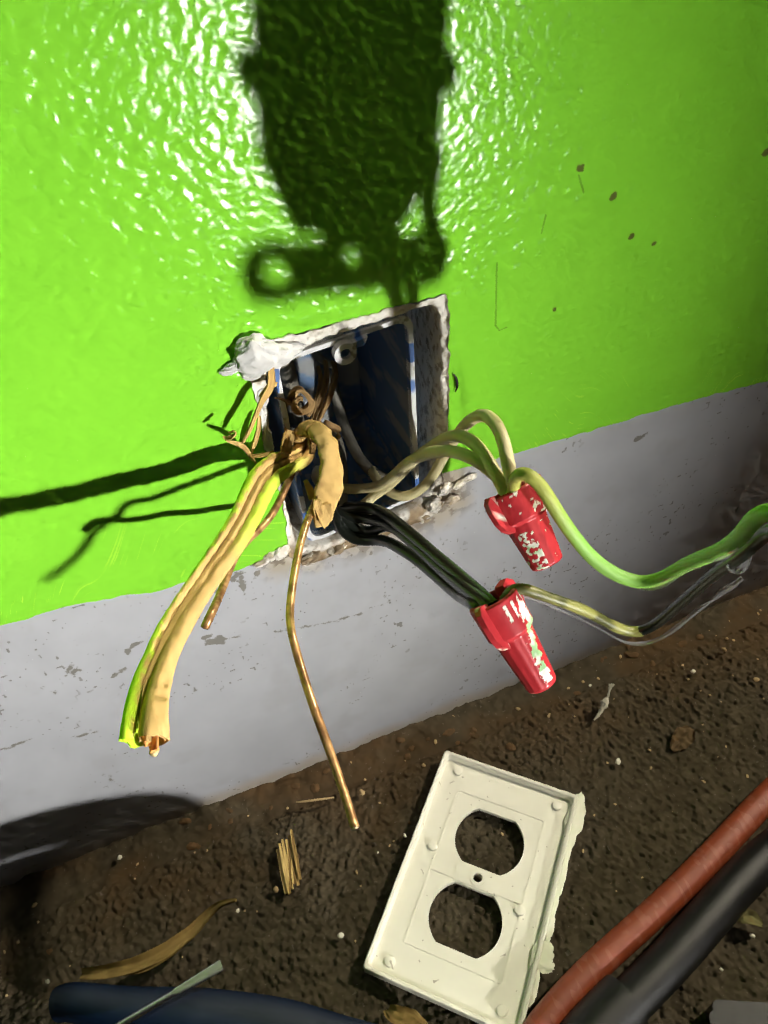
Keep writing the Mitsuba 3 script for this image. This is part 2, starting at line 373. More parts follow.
band = Polygon(np.vstack([border + [0, .006], [(1.3, -.004), (-1.3, -.004)]])).buffer(0).difference(hole_poly)
band = max(getattr(band, 'geoms', [band]), key=lambda g: g.area)
pts, tri = sheet(band, (-.16, -.004, .36, .185), .0012, .02, 2)
Y = -.0006 * meshkit.noise(np.c_[pts * 22, pts[:, 0] * 0], 9) - .0004 * meshkit.fbm(np.c_[pts * 160, pts[:, 0] * 0], 3, 4) + lip(pts) + .0006
structure('baseboard_back', trimesh.Trimesh(np.c_[pts[:, 0], Y, pts[:, 1]], tri, process=False), 'm_base', 'grey white painted strip along the foot of the green wall, smudged and scratched', smooth=True)

# broken plaster edge: rings from the paint's edge back into the wall
def ring(q, n=620):
    L = LineString(np.vstack([q, q[:1]])); return np.array([L.interpolate(t).coords[0] for t in np.linspace(0, L.length, n, endpoint=False)])
H0 = ring(hole); cen = H0.mean(0)
IN = [(0.03725, 0.24378), (0.04434, 0.24691), (0.05791, 0.24821), (0.07523, 0.24968), (0.08869, 0.25121), (0.09695, 0.25125), (0.09772, 0.23624), (0.09700, 0.19961), (0.09486, 0.18047), (0.09393, 0.16907), (0.08409, 0.16188), (0.06559, 0.15940), (0.04420, 0.15840), (0.03619, 0.16085), (0.03455, 0.17816), (0.03422, 0.19944), (0.03400, 0.21688), (0.03457, 0.23137)]
IN = ring(np.array(IN), 2400)
def near_in(q): return IN[cKDTree(IN).query(q)[1]]
inner = np.stack([np.convolve(np.r_[c[-20:], c, c[:20]], np.ones(41) / 41, 'valid') for c in near_in(H0).T], 1)
rings = []
for t, y in ((0, -.0006), (.06, .0006), (.25, .0008), (.5, .0010), (.75, .0014), (.92, .0022), (1, .0055), (1.03, .011), (1.05, .018), (1.05, .028), (1.05, .045)):
    q = H0 * (1 - t) + inner * t
    p = np.c_[q[:, 0], np.full(len(q), y), q[:, 1]]
    amp = (.0003 if t == 0 else .0015 if t < 1 else .0009 if t < 1.04 else .0005)
    nz = np.stack([meshkit.fbm(p * 330 + k * 31, 4, k) - .5 for k in range(3)], 1)
    rings.append(p + nz * 2 * amp * [.8, 1.0 if t < 1 else .3, .8])
V = np.vstack(rings); n = len(H0); F = []
for i in range(len(rings) - 1):
    j = np.arange(n); a, b = i * n + j, i * n + (j + 1) % n
    F += [np.stack([a, b, b + n], 1), np.stack([a, b + n, a + n], 1)]
add('plaster_edge', trimesh.Trimesh(V, np.vstack(F), process=False), 'm_plaster', 'wall_back', smooth=50, label='crumbling bare plaster edge around the square hole')

# white filler at the upper left corner of the hole
blob = []
for (p, s, seed) in (((0.03335, -0.00300, 0.25255), (.014,.007,.013), 1), ((0.03786, -0.00100, 0.24937), (.016,.006,.008), 2), ((0.04353, 0.00050, 0.24943), (.012,.004,.005), 3), ((0.03007, -0.00200, 0.25042), (.008,.004,.007), 4), ((0.02744, -0.00180, 0.24963), (.009,.003,.0035), 5), ((0.02445, -0.00150, 0.24852), (.006,.0025,.0026), 6), ((0.03142, -0.00100, 0.24576), (.007,.004,.006), 7)):
    blob.append(at(lump(s, seed, 4, .28, 2.2), p))
add('filler_lump', join(*blob), 'm_white_plaster', 'wall_back', label='white lump of filler at the top left corner of the hole')
for p, s, seed in (((0.03182, 0.00100, 0.22544), (.003,.003,.012), 11), ((0.03207, 0.00100, 0.21418), (.004,.003,.013), 12), ((0.03248, 0.00100, 0.20309), (.004,.003,.010), 13), ((0.03324, 0.00100, 0.23394), (.004,.003,.008), 14)):
    add('filler_ridge', at(lump(s, seed, 3, .4, 2.5), p), 'm_white_plaster', 'wall_back')
rng = np.random.default_rng(7)
for p, s, seed in (((0.09344, -0.00100, 0.16289), (.007,.005,.006), 21), ((0.09926, 0.00000, 0.16917), (.009,.004,.005), 22), ((0.10502, -0.00100, 0.16994), (.008,.003,.003), 23), ((0.09020, 0.00200, 0.15468), (.006,.005,.005), 24), ((0.10129, -0.00150, 0.16296), (.007,.003,.004), 25), ((0.07971, 0.00300, 0.15291), (.008,.006,.004), 26), ((0.06639, 0.00300, 0.15392), (.010,.007,.004), 27), ((0.05208, 0.00200, 0.15410), (.010,.006,.004), 28), ((0.04068, 0.00100, 0.15432), (.009,.006,.005), 29), ((0.02898, -0.00100, 0.16395), (.007,.003,.006), 30), ((0.02489, -0.00100, 0.16353), (.006,.0025,.004), 31), ((0.02056, -0.00100, 0.16152), (.006,.002,.003), 32), ((0.10946, -0.00100, 0.17149), (.006,.002,.003), 33), ((0.08807, 0.00600, 0.16297), (.005,.005,.004), 34)):
    add('plaster_chip', at(lump(s, seed, 3, .5, 2.0), p, rng.uniform(0, .6)), 'm_rubble' if seed in (24, 26, 27, 28, 29, 34) else 'm_plaster', 'wall_back')

key = add('strand', tube([(0.10118, -0.00100, 0.22398), (0.10209, -0.00160, 0.22239), (0.10255, -0.00160, 0.21882), (0.10199, -0.00120, 0.21613)], [.0002, .0005, .0005, .0002], 24, 8), 'm_black_rubber', 'black_thread')
tag('black_thread', 'tiny curved black thread stuck on the green wall right of the hole', 'thread')

# floor: worn brown loop carpet
def pile(q):
    rng = np.random.default_rng(5)
    s = .0027
    gx, gy = np.meshgrid(np.arange(-.2, .42, s), np.arange(-.27, .01, s * .86))
    gx = gx + (np.arange(gx.shape[0]) % 2)[:, None] * s / 2
    g = np.stack([gx.ravel(), gy.ravel()], 1) + rng.normal(0, s * .16, (gx.size, 2))
    d, i = cKDTree(g).query(q)
    tall = rng.uniform(.55, 1.25, len(g))[i]
    h = np.sqrt(np.clip(1 - (d / (s * .72)) ** 2, 0, 1)) * .0025 * tall
    p = np.c_[q, q[:, 0] * 0]
    worn = np.clip((meshkit.fbm(p * 24, 3, 2) - .35) * 4, 0, 1) * np.clip(1.1 + (q[:, 1] + .035) / .05 * -1, .25, 1)
    worn = np.where(q[:, 1] > -.02, worn * .5, np.maximum(worn, .8))
    return h * worn + .0008 * meshkit.fbm(p * 300, 3, 8) + .0028 * meshkit.fbm(p * 40, 3, 3) - .0052 + np.clip((q[:, 1] + .012) / .012, 0, 1) * .0045 * meshkit.fbm(p * 160, 3, 6)
fp = Polygon([(-1.3, -1.3), (1.3, -1.3), (1.3, .002), (-1.3, .002)])
pts, tri = sheet(fp, (-.17, -.23, .38, .002), .00075, .025, 3)
Zf = pile(pts)
floor_tree = cKDTree(pts)
structure('floor', trimesh.Trimesh(np.c_[pts, Zf], tri, process=False), 'm_carpet', 'worn dark brown loop carpet with dirt along the wall', smooth=True)

# ---------------------------------------------------------------- the sunken box
Q = np.array([(0.03913, 0.24422), (0.08858, 0.24846), (0.08947, 0.16468), (0.04082, 0.15778)])      # x, z of the front corners: top left, top right, bottom right, bottom left
def quad(off, r=.004, m=6):
    p = Polygon(Q).buffer(off + r - .004, join_style=2) if off else Polygon(Q)
    p = p.buffer(-r, join_style=2).buffer(r, quad_segs=m)
    return ring(np.array(p.exterior.coords)[:-1], 160)
outer, inn = quad(0), quad(-.0018)
inn = inn[np.array([cKDTree(inn).query(o)[1] for o in outer])]
def loft(loops, cap_last=False):
    V = np.vstack([np.c_[q[:, 0], np.full(len(q), y), q[:, 1]] if np.ndim(y) == 0 else np.c_[q[:, 0], y, q[:, 1]] for q, y in loops]); n = len(loops[0][0]); F = []
    for i in range(len(loops) - 1):
        j = np.arange(n); a, b = i * n + j, i * n + (j + 1) % n
        F += [np.stack([a, b, b + n], 1), np.stack([a, b + n, a + n], 1)]
    if cap_last:
        V = np.vstack([V, V[-n:].mean(0)]); j = np.arange(n) + (len(loops) - 1) * n
        F += [np.stack([np.full(n, len(V) - 1), j, np.roll(j, -1)], 1)]
    return trimesh.Trimesh(V, np.vstack(F), process=False)
box = 'electrical_box'
tag(box, 'dark blue plastic electrical box sunk in the hole of the green wall', 'electrical box')
add('body', loft([(outer, .0055), (outer, .066), (outer * .999 + Q.mean(0) * .001, .068)], True), 'm_box', box)
scene[box + '__body']
add('lining', loft([(inn, .0055), (inn, .030), (inn, .064)], True), 'm_box', box, label='dusty dark inside of the box')
wv = .0006 * meshkit.fbm(np.c_[outer * 200, outer[:, 0] * 0], 3, 4)
add('rim', loft([(outer, .0075), (outer, .0040 + wv), (inn, .0040 + wv), (inn, .0075)]), 'm_rim', box, label='rim of the box flecked with white paint over blue')
c = (0.06318, 0.00400, 0.24183)
a = np.linspace(0, 2 * np.pi, 40, endpoint=False)
o_, i_ = np.stack([np.cos(a), np.sin(a)], 1) * .0040 + [c[0], c[2]], np.stack([np.cos(a), np.sin(a)], 1) * .0019 + [c[0], c[2]]
add('screw_ear', loft([(i_, .0028), (i_, .0012), (o_, .0012), (o_, .0040)]), 'm_rim', box, label='round screw ear under the top rim')
tb = Polygon([(0.05880, 0.24346), (0.07161, 0.24554), (0.06997, 0.24259), (0.06569, 0.24227), (0.06060, 0.24065)])
tb = tb.difference(shapely.Point(c[0], c[2]).buffer(.0036))
m = trimesh.creation.extrude_polygon(max(getattr(tb, 'geoms', [tb]), key=lambda g_: g_.area), .0030, engine='earcut'); v = m.vertices.copy(); m.vertices = np.c_[v[:, 0], .0022 + v[:, 2], v[:, 1]]
add('ear_web', m, 'm_rim', box)

# ---------------------------------------------------------------- wires inside the box
WR = .0020
def wire(label, P, mat_='m_white_wire', r=WR, group=None, n=70, category='wire', name='white_wire', seed=0, part='insulation', k=14):
    key = numbered(name)
    add(part, tube(P, r, n, k, wob=.02, seed=seed), mat_, key)
    tag(key, label, category, group)
    return key

k1 = wire('thick grey cable running down inside the upper left of the box', [(0.04780, 0.03000, 0.23058), (0.04960, 0.03400, 0.21909), (0.05131, 0.04000, 0.20422), (0.05268, 0.04600, 0.18209)], 'm_grey_wire', .0034, category='cable', name='grey_cable')
k2 = wire('grey wire curving down across the back of the box towards the lower right', [(0.07214, 0.05600, 0.19900), (0.07225, 0.04800, 0.18364), (0.07181, 0.03600, 0.17732), (0.07302, 0.02100, 0.17421), (0.07812, 0.01200, 0.17241)], 'm_grey_wire', .0023, name='grey_wire')
k3 = wire('grey wire standing upright in the lower left of the box behind the paper sheath', [(0.06609, 0.04000, 0.18176), (0.06551, 0.03000, 0.17596), (0.06101, 0.01600, 0.17247), (0.05618, 0.00400, 0.17152)], 'm_grey_wire', .0021, name='grey_wire')
k3 = wire('pale grey wire end high in the box left of the screw ear', [(0.05989, 0.03000, 0.22712), (0.06145, 0.02600, 0.22557), (0.06614, 0.03000, 0.22011)], 'm_grey_wire', .0015, name='grey_wire')

# ---------------------------------------------------------------- white wires to the upper red connector
wire('cream wire rising from the box bottom and crossing in front to the upper red connector', [(0.05495, 0.03000, 0.17169), (0.05506, 0.01400, 0.17536), (0.06449, 0.01000, 0.17391), (0.07124, -0.00000, 0.18169), (0.07516, -0.01400, 0.19990), (0.07756, -0.03000, 0.21766), (0.08078, -0.04400, 0.22792), (0.08390, -0.05500, 0.23088), (0.08751, -0.06100, 0.22764), (0.08934, -0.06600, 0.22391), (0.09009, -0.06800, 0.22128)], seed=1)
wire('cream wire arching behind the front one from the box floor to the upper red connector', [(0.05899, 0.00300, 0.16960), (0.06415, 0.00300, 0.17078), (0.06945, 0.00300, 0.17407), (0.07447, 0.00000, 0.17991), (0.07990, -0.00800, 0.19437), (0.08272, -0.02000, 0.21045), (0.08564, -0.03400, 0.22525), (0.08630, -0.04700, 0.23133), (0.08576, -0.05700, 0.23213), (0.08614, -0.06400, 0.22905), (0.08645, -0.06800, 0.22598)], seed=2)
wire('cream wire looping low in the box then arching highest before the upper red connector', [(0.07447, 0.01800, 0.17387), (0.07570, 0.00600, 0.17285), (0.08137, -0.00100, 0.17271), (0.08874, -0.00400, 0.17871), (0.09139, -0.01200, 0.19566), (0.09135, -0.02400, 0.21561), (0.09118, -0.03400, 0.22938), (0.09125, -0.04400, 0.23818), (0.09037, -0.05300, 0.24029), (0.08898, -0.06000, 0.23851), (0.08819, -0.06500, 0.23369), (0.08889, -0.06800, 0.22817), (0.08999, -0.06900, 0.22382)], seed=3, n=90)
OUT = (.1205, -.1690, .2430)          # the outlet that hangs on the two long wires, right of the picture
RS, LS = (.1385, -.1740, .2770), (.1400, -.1720, .2620)
y = wire('yellowed wire, tinted green for the wall bounce, dipping from the upper red connector and out of the right side', [(0.08750, -0.06900, 0.22642), (0.08677, -0.07000, 0.23298), (0.08652, -0.07150, 0.23767), (0.08735, -0.07400, 0.24045), (0.08943, -0.07700, 0.23919), (0.09236, -0.08150, 0.23332), (0.09806, -0.08850, 0.22208), (0.10483, -0.09500, 0.21428), (0.11265, -0.10100, 0.21213), (0.11667, -0.10800, 0.22373), (0.11586, -0.11600, 0.23710), (0.11345, -0.12350, 0.25225), (0.11036, -0.13100, 0.26707), (.1220, -.1450, .2670), (.1360, -.1620, .2710), RS], 'm_bounce_lime_wire', .00195, n=150, category='wire', name='yellow_green_wire', k=18)
add('nylon_jacket', strip([(0.11031, -0.10250, 0.21188), (0.11266, -0.10500, 0.21386), (0.11513, -0.10950, 0.22282), (0.11533, -0.11450, 0.23065)], [.0006, .0022, .0018, .0005], .0002, .3, 24, (0, -.3, .9), ragged=.1, seed=3), 'm_film', y, label='clear film peeling along the underside')
add('nylon_jacket', strip([(0.11479, -0.11600, 0.23467), (0.11407, -0.12050, 0.24062), (0.11259, -0.12450, 0.24902)], [.0005, .0020, .0005], .0002, .3, 16, (0, -.3, .9), ragged=.1, seed=4), 'm_film', y)

# ---------------------------------------------------------------- black wires to the lower red connector
bl = [('black wire topmost of the dark bundle arching out to the lower red connector', [(0.05845, 0.03400, 0.16721), (0.05343, 0.00600, 0.17034), (0.05743, 0.00400, 0.17155), (0.06158, 0.00000, 0.17390), (0.06682, -0.00600, 0.17541), (0.06910, -0.01700, 0.17951), (0.07158, -0.03000, 0.18214), (0.07419, -0.04800, 0.18625), (0.07558, -0.06600, 0.19235), (0.07606, -0.07700, 0.19640), (0.07663, -0.08100, 0.19727)]),
      ('black wire in the middle of the dark bundle to the lower red connector', [(0.06029, 0.03400, 0.16764), (0.05468, 0.00500, 0.16961), (0.05828, 0.00100, 0.16502), (0.06295, -0.00300, 0.16276), (0.06785, -0.01100, 0.17084), (0.06972, -0.02300, 0.17794), (0.07201, -0.03600, 0.18047), (0.07418, -0.05200, 0.18376), (0.07495, -0.06600, 0.18921), (0.07418, -0.07800, 0.19656), (0.07537, -0.08100, 0.19553)]),
      ('black wire lowest of the dark bundle sagging at the box edge', [(0.05627, 0.03000, 0.16786), (0.05346, 0.00400, 0.16935), (0.05446, 0.00000, 0.16420), (0.05821, -0.00400, 0.16121), (0.06449, -0.01000, 0.16359), (0.06781, -0.02100, 0.16991), (0.07188, -0.03600, 0.17367), (0.07411, -0.05300, 0.17864), (0.07380, -0.06700, 0.18688), (0.07232, -0.07900, 0.19674), (0.07406, -0.08100, 0.19476)]),
      ('black wire half hidden between the others of the dark bundle', [(0.05991, 0.03000, 0.16871), (0.05608, 0.00400, 0.17047), (0.05905, 0.00100, 0.16915), (0.06392, -0.00400, 0.16996), (0.06846, -0.01400, 0.17441), (0.07079, -0.02800, 0.17904), (0.07316, -0.04700, 0.18370), (0.07398, -0.06500, 0.19108), (0.07414, -0.07800, 0.19754), (0.07470, -0.08200, 0.19846)])]
for j, (lab, P) in enumerate(bl):
    wire(lab, P, 'm_black_wire', .0022, 'black wires out of the box', name='black_wire', seed=10 + j, n=90)
g = 'olive_green_wire'
tag(g, 'olive and dark green wire dipping from the lower red connector to the right edge', 'wire')
PA = [(0.08056, -0.08000, 0.19699), (0.08179, -0.08100, 0.20077), (0.08378, -0.08200, 0.20273), (0.08779, -0.08400, 0.20153), (0.09464, -0.08650, 0.19711), (0.10384, -0.08950, 0.19049), (0.11303, -0.09250, 0.18210), (0.11828, -0.09450, 0.17855), (0.12203, -0.09650, 0.17893)]
PB = [(0.12152, -0.09620, 0.17885), (0.12408, -0.09850, 0.18332), (0.12494, -0.10300, 0.19600), (0.12428, -0.10850, 0.21106), (0.12212, -0.11500, 0.22719), (0.12031, -0.12100, 0.24074), (0.11790, -0.12750, 0.25533), (.1140, -.1340, .2580), (.1293, -.1362, .2461), (.1322, -.1450, .2514), (.1350, -.1590, .2560), LS]
add('insulation', tube(PA, .0017, 80, 16, wob=.05, seed=5), 'm_olive_wire', g, label='yellowed olive stretch of insulation')
add('dark_insulation', tube(PB, [.0016, .0016, .0018, .0019, .0019], 90, 16), 'm_black_wire', g, label='shiny dark green stretch of insulation')
add('nylon_jacket', strip([(0.08546, -0.08200, 0.19863), (0.09080, -0.08400, 0.19531), (0.09883, -0.08700, 0.18923), (0.10687, -0.09050, 0.18303), (0.11517, -0.09300, 0.17472), (0.12191, -0.09500, 0.17019), (0.12803, -0.09700, 0.17090), (0.13165, -0.10250, 0.18554), (0.13233, -0.10900, 0.20316), (0.13164, -0.11500, 0.21947)], [.0004, .0009, .0006, .0008, .0014, .0016, .0018, .0022, .0026, .0014], .0002, .4, 80, (0, -.3, .9), ragged=.12, seed=6, wrinkle=.05), 'm_film', g, label='clear film split along the underside')
add('film_shred', join(strip([(0.11872, -0.11900, 0.23441), (0.12104, -0.12000, 0.23212), (0.12127, -0.12100, 0.23527), (0.12121, -0.12200, 0.23990)], [.0012, .0030, .0026, .0008], .0002, .5, 20, (0, -.3, .9), 1.0, 7, .15), strip([(0.12314, -0.12000, 0.23036), (0.12299, -0.12100, 0.23372), (0.12191, -0.12200, 0.23958)], [.0006, .0014, .0006], .0002, .3, 14, (0, -.3, .9), seed=8)), 'm_film', g, label='curled loose shred of clear film')

# ---------------------------------------------------------------- red wire connectors
def connector(key, A, B, side, label, seed, group):
    A, B = np.array(A), np.array(B); L = np.linalg.norm(B - A); ax = (B - A) / L
    k, rows = 72, []
    th = np.linspace(0, 2 * np.pi, k, endpoint=False)
    ts = np.r_[0, np.linspace(.015, .355, 11), np.linspace(.362, .40, 5), np.linspace(.42, .97, 38), .985, .995, 1.0]
    def rad(t):
        if t < .36: return .0080 - .0004 * t / .36 - (.0005 if t == 0 else 0)
        if t < .40: return .0076 - .0012 * (t - .36) / .04
        r = .0064 - .0016 * (t - .40) / .60
        return r - (.0009 * ((t - .97) / .03) ** 2 if t > .97 else 0)
    V, col = [], []
    red, red2 = np.array([.46, .032, .040]), np.array([.38, .024, .030])
    for t in ts:
        flute = .00008 * np.cos(th * 14) * (1 if t > .38 and t < .96 else 0)
        r = rad(t) + flute
        V.append(np.stack([r * np.cos(th), r * np.sin(th), np.full(k, t * L)], 1))
    V = np.vstack(V)
    tip = np.array([[0, 0, L]])
    V = np.vstack([V, tip])
    n = len(ts); F = []
    j = np.arange(k)
    for i in range(n - 1):
        a, b = i * k + j, i * k + (j + 1) % k
        F += [np.stack([a, b, b + k], 1), np.stack([a, b + k, a + k], 1)]
    F += [np.stack([np.full(k, n * k), (n - 1) * k + j, (n - 1) * k + (j + 1) % k], 1)]
    # inside of the mouth
    inner = []
    for t in (0, .1, .25, .4):
        r = (.0063, .0058, .0052, .0040)[[0, .1, .25, .4].index(t)]
        inner.append(np.stack([r * np.cos(th), r * np.sin(th), np.full(k, t * L)], 1))
    base = len(V); V = np.vstack([V, *inner, [[0, 0, .4 * L]]])
    F += [np.stack([j, base + (j + 1) % k, (j + 1) % k], 1), np.stack([j, base + j, base + (j + 1) % k], 1)]
    for i in range(3):
        a, b = base + i * k + j, base + i * k + (j + 1) % k
        F += [np.stack([a, b + k, b], 1), np.stack([a, a + k, b + k], 1)]
    F += [np.stack([base + 3 * k + j, np.full(k, len(V) - 1), base + 3 * k + (j + 1) % k], 1)]
    shell = trimesh.Trimesh(V, np.vstack(F), process=False)
    for _ in range(1): shell = shell.subdivide()
    # paint smears as vertex colour: a ragged streak along one side and splashes around the skirt
    v = shell.vertices; ang = np.arctan2(v[:, 1], v[:, 0]); t = v[:, 2] / L; r = np.hypot(v[:, 0], v[:, 1])
    nz = meshkit.fbm(v * 900 + seed * 9, 4, seed); big = meshkit.fbm(v * 330 + seed * 5, 3, seed + 3)
    col = red + (red2 - red) * big[:, None]
    cover, green = SPLASH[seed](ang, t, nz, big)
    paint = np.array([.72, .72, .62]) * (1 - green[:, None]) + np.array([.30, .50, .24]) * green[:, None]
    m_ = (cover & (r > .0042))[:, None]
    col = np.where(m_, paint, col)
    up = np.array(side) - ax * (np.array(side) @ ax)
    # world frame: x' = side
    u = unit(up); w = ax; vv = np.cross(w, u)
    M = np.eye(4); M[:3, 0], M[:3, 1], M[:3, 2], M[:3, 3] = u, vv, w, A
    shell.apply_transform(M)
    add('shell', shell, 'm_red', key, smooth=True, color=col)
    for s in (1, -1):
        # wing: swept-back fin from the skirt
        out = [(.0060, -.0006), (.0092, -.0012), (.0110, .0004), (.0114, .0040), (.0106, .0085), (.0090, .0118), (.0066, .0140), (.0058, .0100)]
        pg = Polygon(out).buffer(.0006).buffer(-.0003)
        wing = trimesh.creation.extrude_polygon(pg, .0022, engine='earcut')
        wing = wing.subdivide()
        q = wing.vertices.copy()
        bend = (q[:, 0] - .006) ** 2 * 38
        wing.vertices = np.stack([q[:, 0] * s, (q[:, 2] - .0011) * np.clip(1.5 - (q[:, 0] - .006) * 110, .75, 1.5) + bend, q[:, 1] / .032 * L * 1.02], 1)
        if s < 0: wing.invert()
        qv = wing.vertices; nz = meshkit.fbm(qv * 700 + seed, 3, seed)
        wc = np.where(((nz > .66) & (np.abs(qv[:, 0]) < .0098))[:, None], [.70, .70, .60], red)
        wing.apply_transform(M)
        add('wing', wing, 'm_red', key, smooth=False, color=wc)
    tag(key, label, 'wire connector', group)

def splash_a(ang, t, nz, big):
    d = np.abs((ang - AN[1] + np.pi) % (2 * np.pi) - np.pi)
    d2 = np.abs((ang - AN[1] - 1.1 + np.pi) % (2 * np.pi) - np.pi)
    c = ((d > 1.25) & (d < 1.7) & (nz > .50) & (t > .5)) | ((t < .38) & (nz * .5 + big * .5 > .60)) | ((t > .45) & (nz * .5 + big * .5 > .63)) | ((d2 < .25) & (t > .5) & (nz > .50))
    return c, np.clip((big - .42) * 6, 0, 1) * (t > .5) * .8
def splash_b(ang, t, nz, big):
    d = (ang - AN[2] + np.pi) % (2 * np.pi) - np.pi
    w = .26 + .9 * (nz - .5)
    c = (np.abs(d + .25 * np.sin(6 * t)) < w) & (t > .12) & (t < .94)
    c |= (np.abs(np.sin(d * 9)) > .82) & (np.abs(d) < .6) & (t < .22) & (t > .05) & (nz > .42)
    return c, ((t > .30) & (t < .80)) * np.clip(.4 + (big - .4) * 5, 0, 1)
AN = {1: 1.35, 2: 1.75}
SPLASH = {1: splash_a, 2: splash_b}
connector('wire_connector', (0.08808, -0.06600, 0.22760), (0.09212, -0.08350, 0.21102), (np.array((0.09957, -0.06150, 0.22422)) - np.array((0.08100, -0.06850, 0.22624))), 'red winged wire connector joining the cream wires, splashed with white paint', 1, None)
connector('wire_connector', (0.07633, -0.08000, 0.20008), (0.08371, -0.10100, 0.17799), (np.array((0.08623, -0.07600, 0.19643)) - np.array((0.06632, -0.08500, 0.20713))), 'red winged wire connector on the black wires with a green and white paint streak', 2, None)

# ---------------------------------------------------------------- the thick flat cable with its split tan sheath
cab = 'sheathed_cable'
tag(cab, 'thick tan sheathed cable with a split jacket hanging from the left of the box', 'cable')
CP = [(0.05408, 0.03400, 0.18912), (0.04804, 0.01400, 0.19886), (0.04225, -0.00000, 0.20630), (0.03463, -0.00900, 0.21288), (0.02667, -0.01700, 0.21651), (0.02056, -0.02500, 0.21688), (0.01490, -0.03200, 0.21538), (0.00763, -0.04100, 0.21522), (-0.00155, -0.05100, 0.21524), (-0.00950, -0.06100, 0.21584), (-0.01693, -0.07300, 0.21691), (-0.02179, -0.08300, 0.21683), (-0.02377, -0.09050, 0.21785), (-0.02546, -0.09700, 0.21735)]
def jacket(t):
    """split jacket: an open C whose two lips curl beside a groove"""
    w = np.interp(t, [0, .25, .4, .7, .85, 1], [.0036, .0042, .0050, .0041, .0042, .0058])
    h = np.interp(t, [0, .25, .4, .7, .85, 1], [.0034, .0040, .0030, .0028, .0034, .0056])
    gap = np.interp(t, [0, .18, .3, .6, .8, 1], [.05, .05, .34, .36, .26, .18])
    a0 = math.pi / 2 - .35 + .25 * math.sin(4 * t)
    a = np.linspace(a0 + gap, a0 + 2 * np.pi - gap, 34)
    r = 1 + .05 * np.sin(3 * a + 8 * t) + .035 * np.sin(7 * a + 23 * t)
    lipc = np.clip(1 - np.minimum(a - a[0], a[-1] - a) / .45, 0, 1) ** 2 * .45
    o = np.stack([w * np.cos(a) * (r - lipc * .3), h * np.sin(a) * (r - lipc)], 1)
    i = np.stack([(w - .0009) * np.cos(a) * (r - lipc * .3), (h - .0009) * np.sin(a) * (r - lipc * 1.15)], 1)[::-1]
    return np.vstack([o, i])
cj = sweep(CP, jacket, 150, (.1, -.6, .75), caps=False)
nv = cj.vertices; cj.vertices = nv + (meshkit.fbm(nv * 420, 3, 3) - .5)[:, None] * .0013
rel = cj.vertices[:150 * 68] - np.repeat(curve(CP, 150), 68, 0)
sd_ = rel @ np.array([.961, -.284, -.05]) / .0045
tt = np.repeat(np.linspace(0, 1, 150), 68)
nz = meshkit.fbm(cj.vertices * 420, 3, 9); lime = np.clip((-.38 - sd_ + (nz - .5) * .9) * 5, 0, 1) * np.clip((tt - .22) * 8, 0, 1)  # lime tint puts the green wall's bounce light into the jacket colour
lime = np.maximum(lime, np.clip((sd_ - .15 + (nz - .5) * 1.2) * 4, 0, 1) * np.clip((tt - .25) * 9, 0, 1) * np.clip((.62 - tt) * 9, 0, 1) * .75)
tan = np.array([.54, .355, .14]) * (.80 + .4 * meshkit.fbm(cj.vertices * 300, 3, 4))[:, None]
add('jacket', cj, 'm_vertex', cab, smooth=True, color=np.clip(tan * (1 - lime[:, None]) + np.array([.52, .78, .05]) * lime[:, None], 0, 1), label='tan jacket split open along its length, tinted lime for light bounced off the green wall')
# flat paper core showing in the groove, and the frayed end
add('paper_filler', strip([np.array(q) + [.0002, -.0008, .0011] for q in CP], [.003, .005, .0075, .0064, .0060, .0030], .0012, -.22, 120, (.1, -.6, .75), wrinkle=.10, seed=5, k=13), 'm_kraft', cab, label='brown creased paper in the groove')
ends = []
for j, (dx, dy) in enumerate(((-6, -8), (-1, -2), (5, -6))):
    pass
ef = add('frayed_end', join(strip([(-0.02284, -0.09050, 0.21859), (-0.02427, -0.09450, 0.21848), (-0.02504, -0.09850, 0.21720)], [.003, .004, .0022], .0008, .5, 20, (.1, -.6, .75), .5, 1, .1), strip([(-0.02293, -0.08900, 0.21545), (-0.02367, -0.09450, 0.21621), (-0.02423, -0.09950, 0.21640)], [.002, .003, .0024], .0008, -.4, 20, (.1, -.6, .75), -.4, 2, .1)), 'm_liner', cab, label='orange brown paper at the cut end')
add('end_flap', at(lump((.0022, .0022, .0020), 3, 2, .3), (-0.02447, -0.09850, 0.21393)), 'm_jacket', cab)

# ---------------------------------------------------------------- bare copper
def copper(label, P, r, seed):
    key = numbered('copper_wire')
    add('strand', tube(P, r, 110, 14, wob=.015, seed=seed), 'm_copper', key)
    p, q = np.array(P[-1]), np.array(P[-2]); d = unit(p - q)
    add('cut_tip', aim(lathe([(0, -.0002), (r * .98, -.0002), (r * .9, .0004), (0, .0007)], 16), p, d), 'm_cut_copper', key)
    tag(key, label, 'wire', None)
copper('short bare copper wire lying along the right side of the thick tan cable', [(0.04507, 0.01600, 0.19550), (0.03936, 0.00200, 0.19971), (0.03590, -0.00300, 0.19933), (0.03074, -0.00700, 0.19507), (0.02448, -0.01250, 0.19321), (0.01762, -0.01900, 0.19481), (0.01227, -0.02450, 0.19614), (0.00758, -0.03300, 0.19857), (0.00208, -0.04350, 0.19987), (-0.00177, -0.05200, 0.20279), (-0.00541, -0.05550, 0.20072)], .0013, 1)
copper('long bent bare copper wire hanging from the paper sheath down over the carpet', [(0.04247, -0.02000, 0.20800), (0.03915, -0.02700, 0.20848), (0.03521, -0.03300, 0.20909), (0.03051, -0.04000, 0.20811), (0.02557, -0.04900, 0.20695), (0.02168, -0.05700, 0.20582), (0.01879, -0.06400, 0.20496), (0.01697, -0.07200, 0.20520), (0.01633, -0.08000, 0.20153), (0.01588, -0.09100, 0.19855), (0.01609, -0.10200, 0.19300), (0.01598, -0.11300, 0.18859), (0.01557, -0.12250, 0.18602)], .00122, 2)

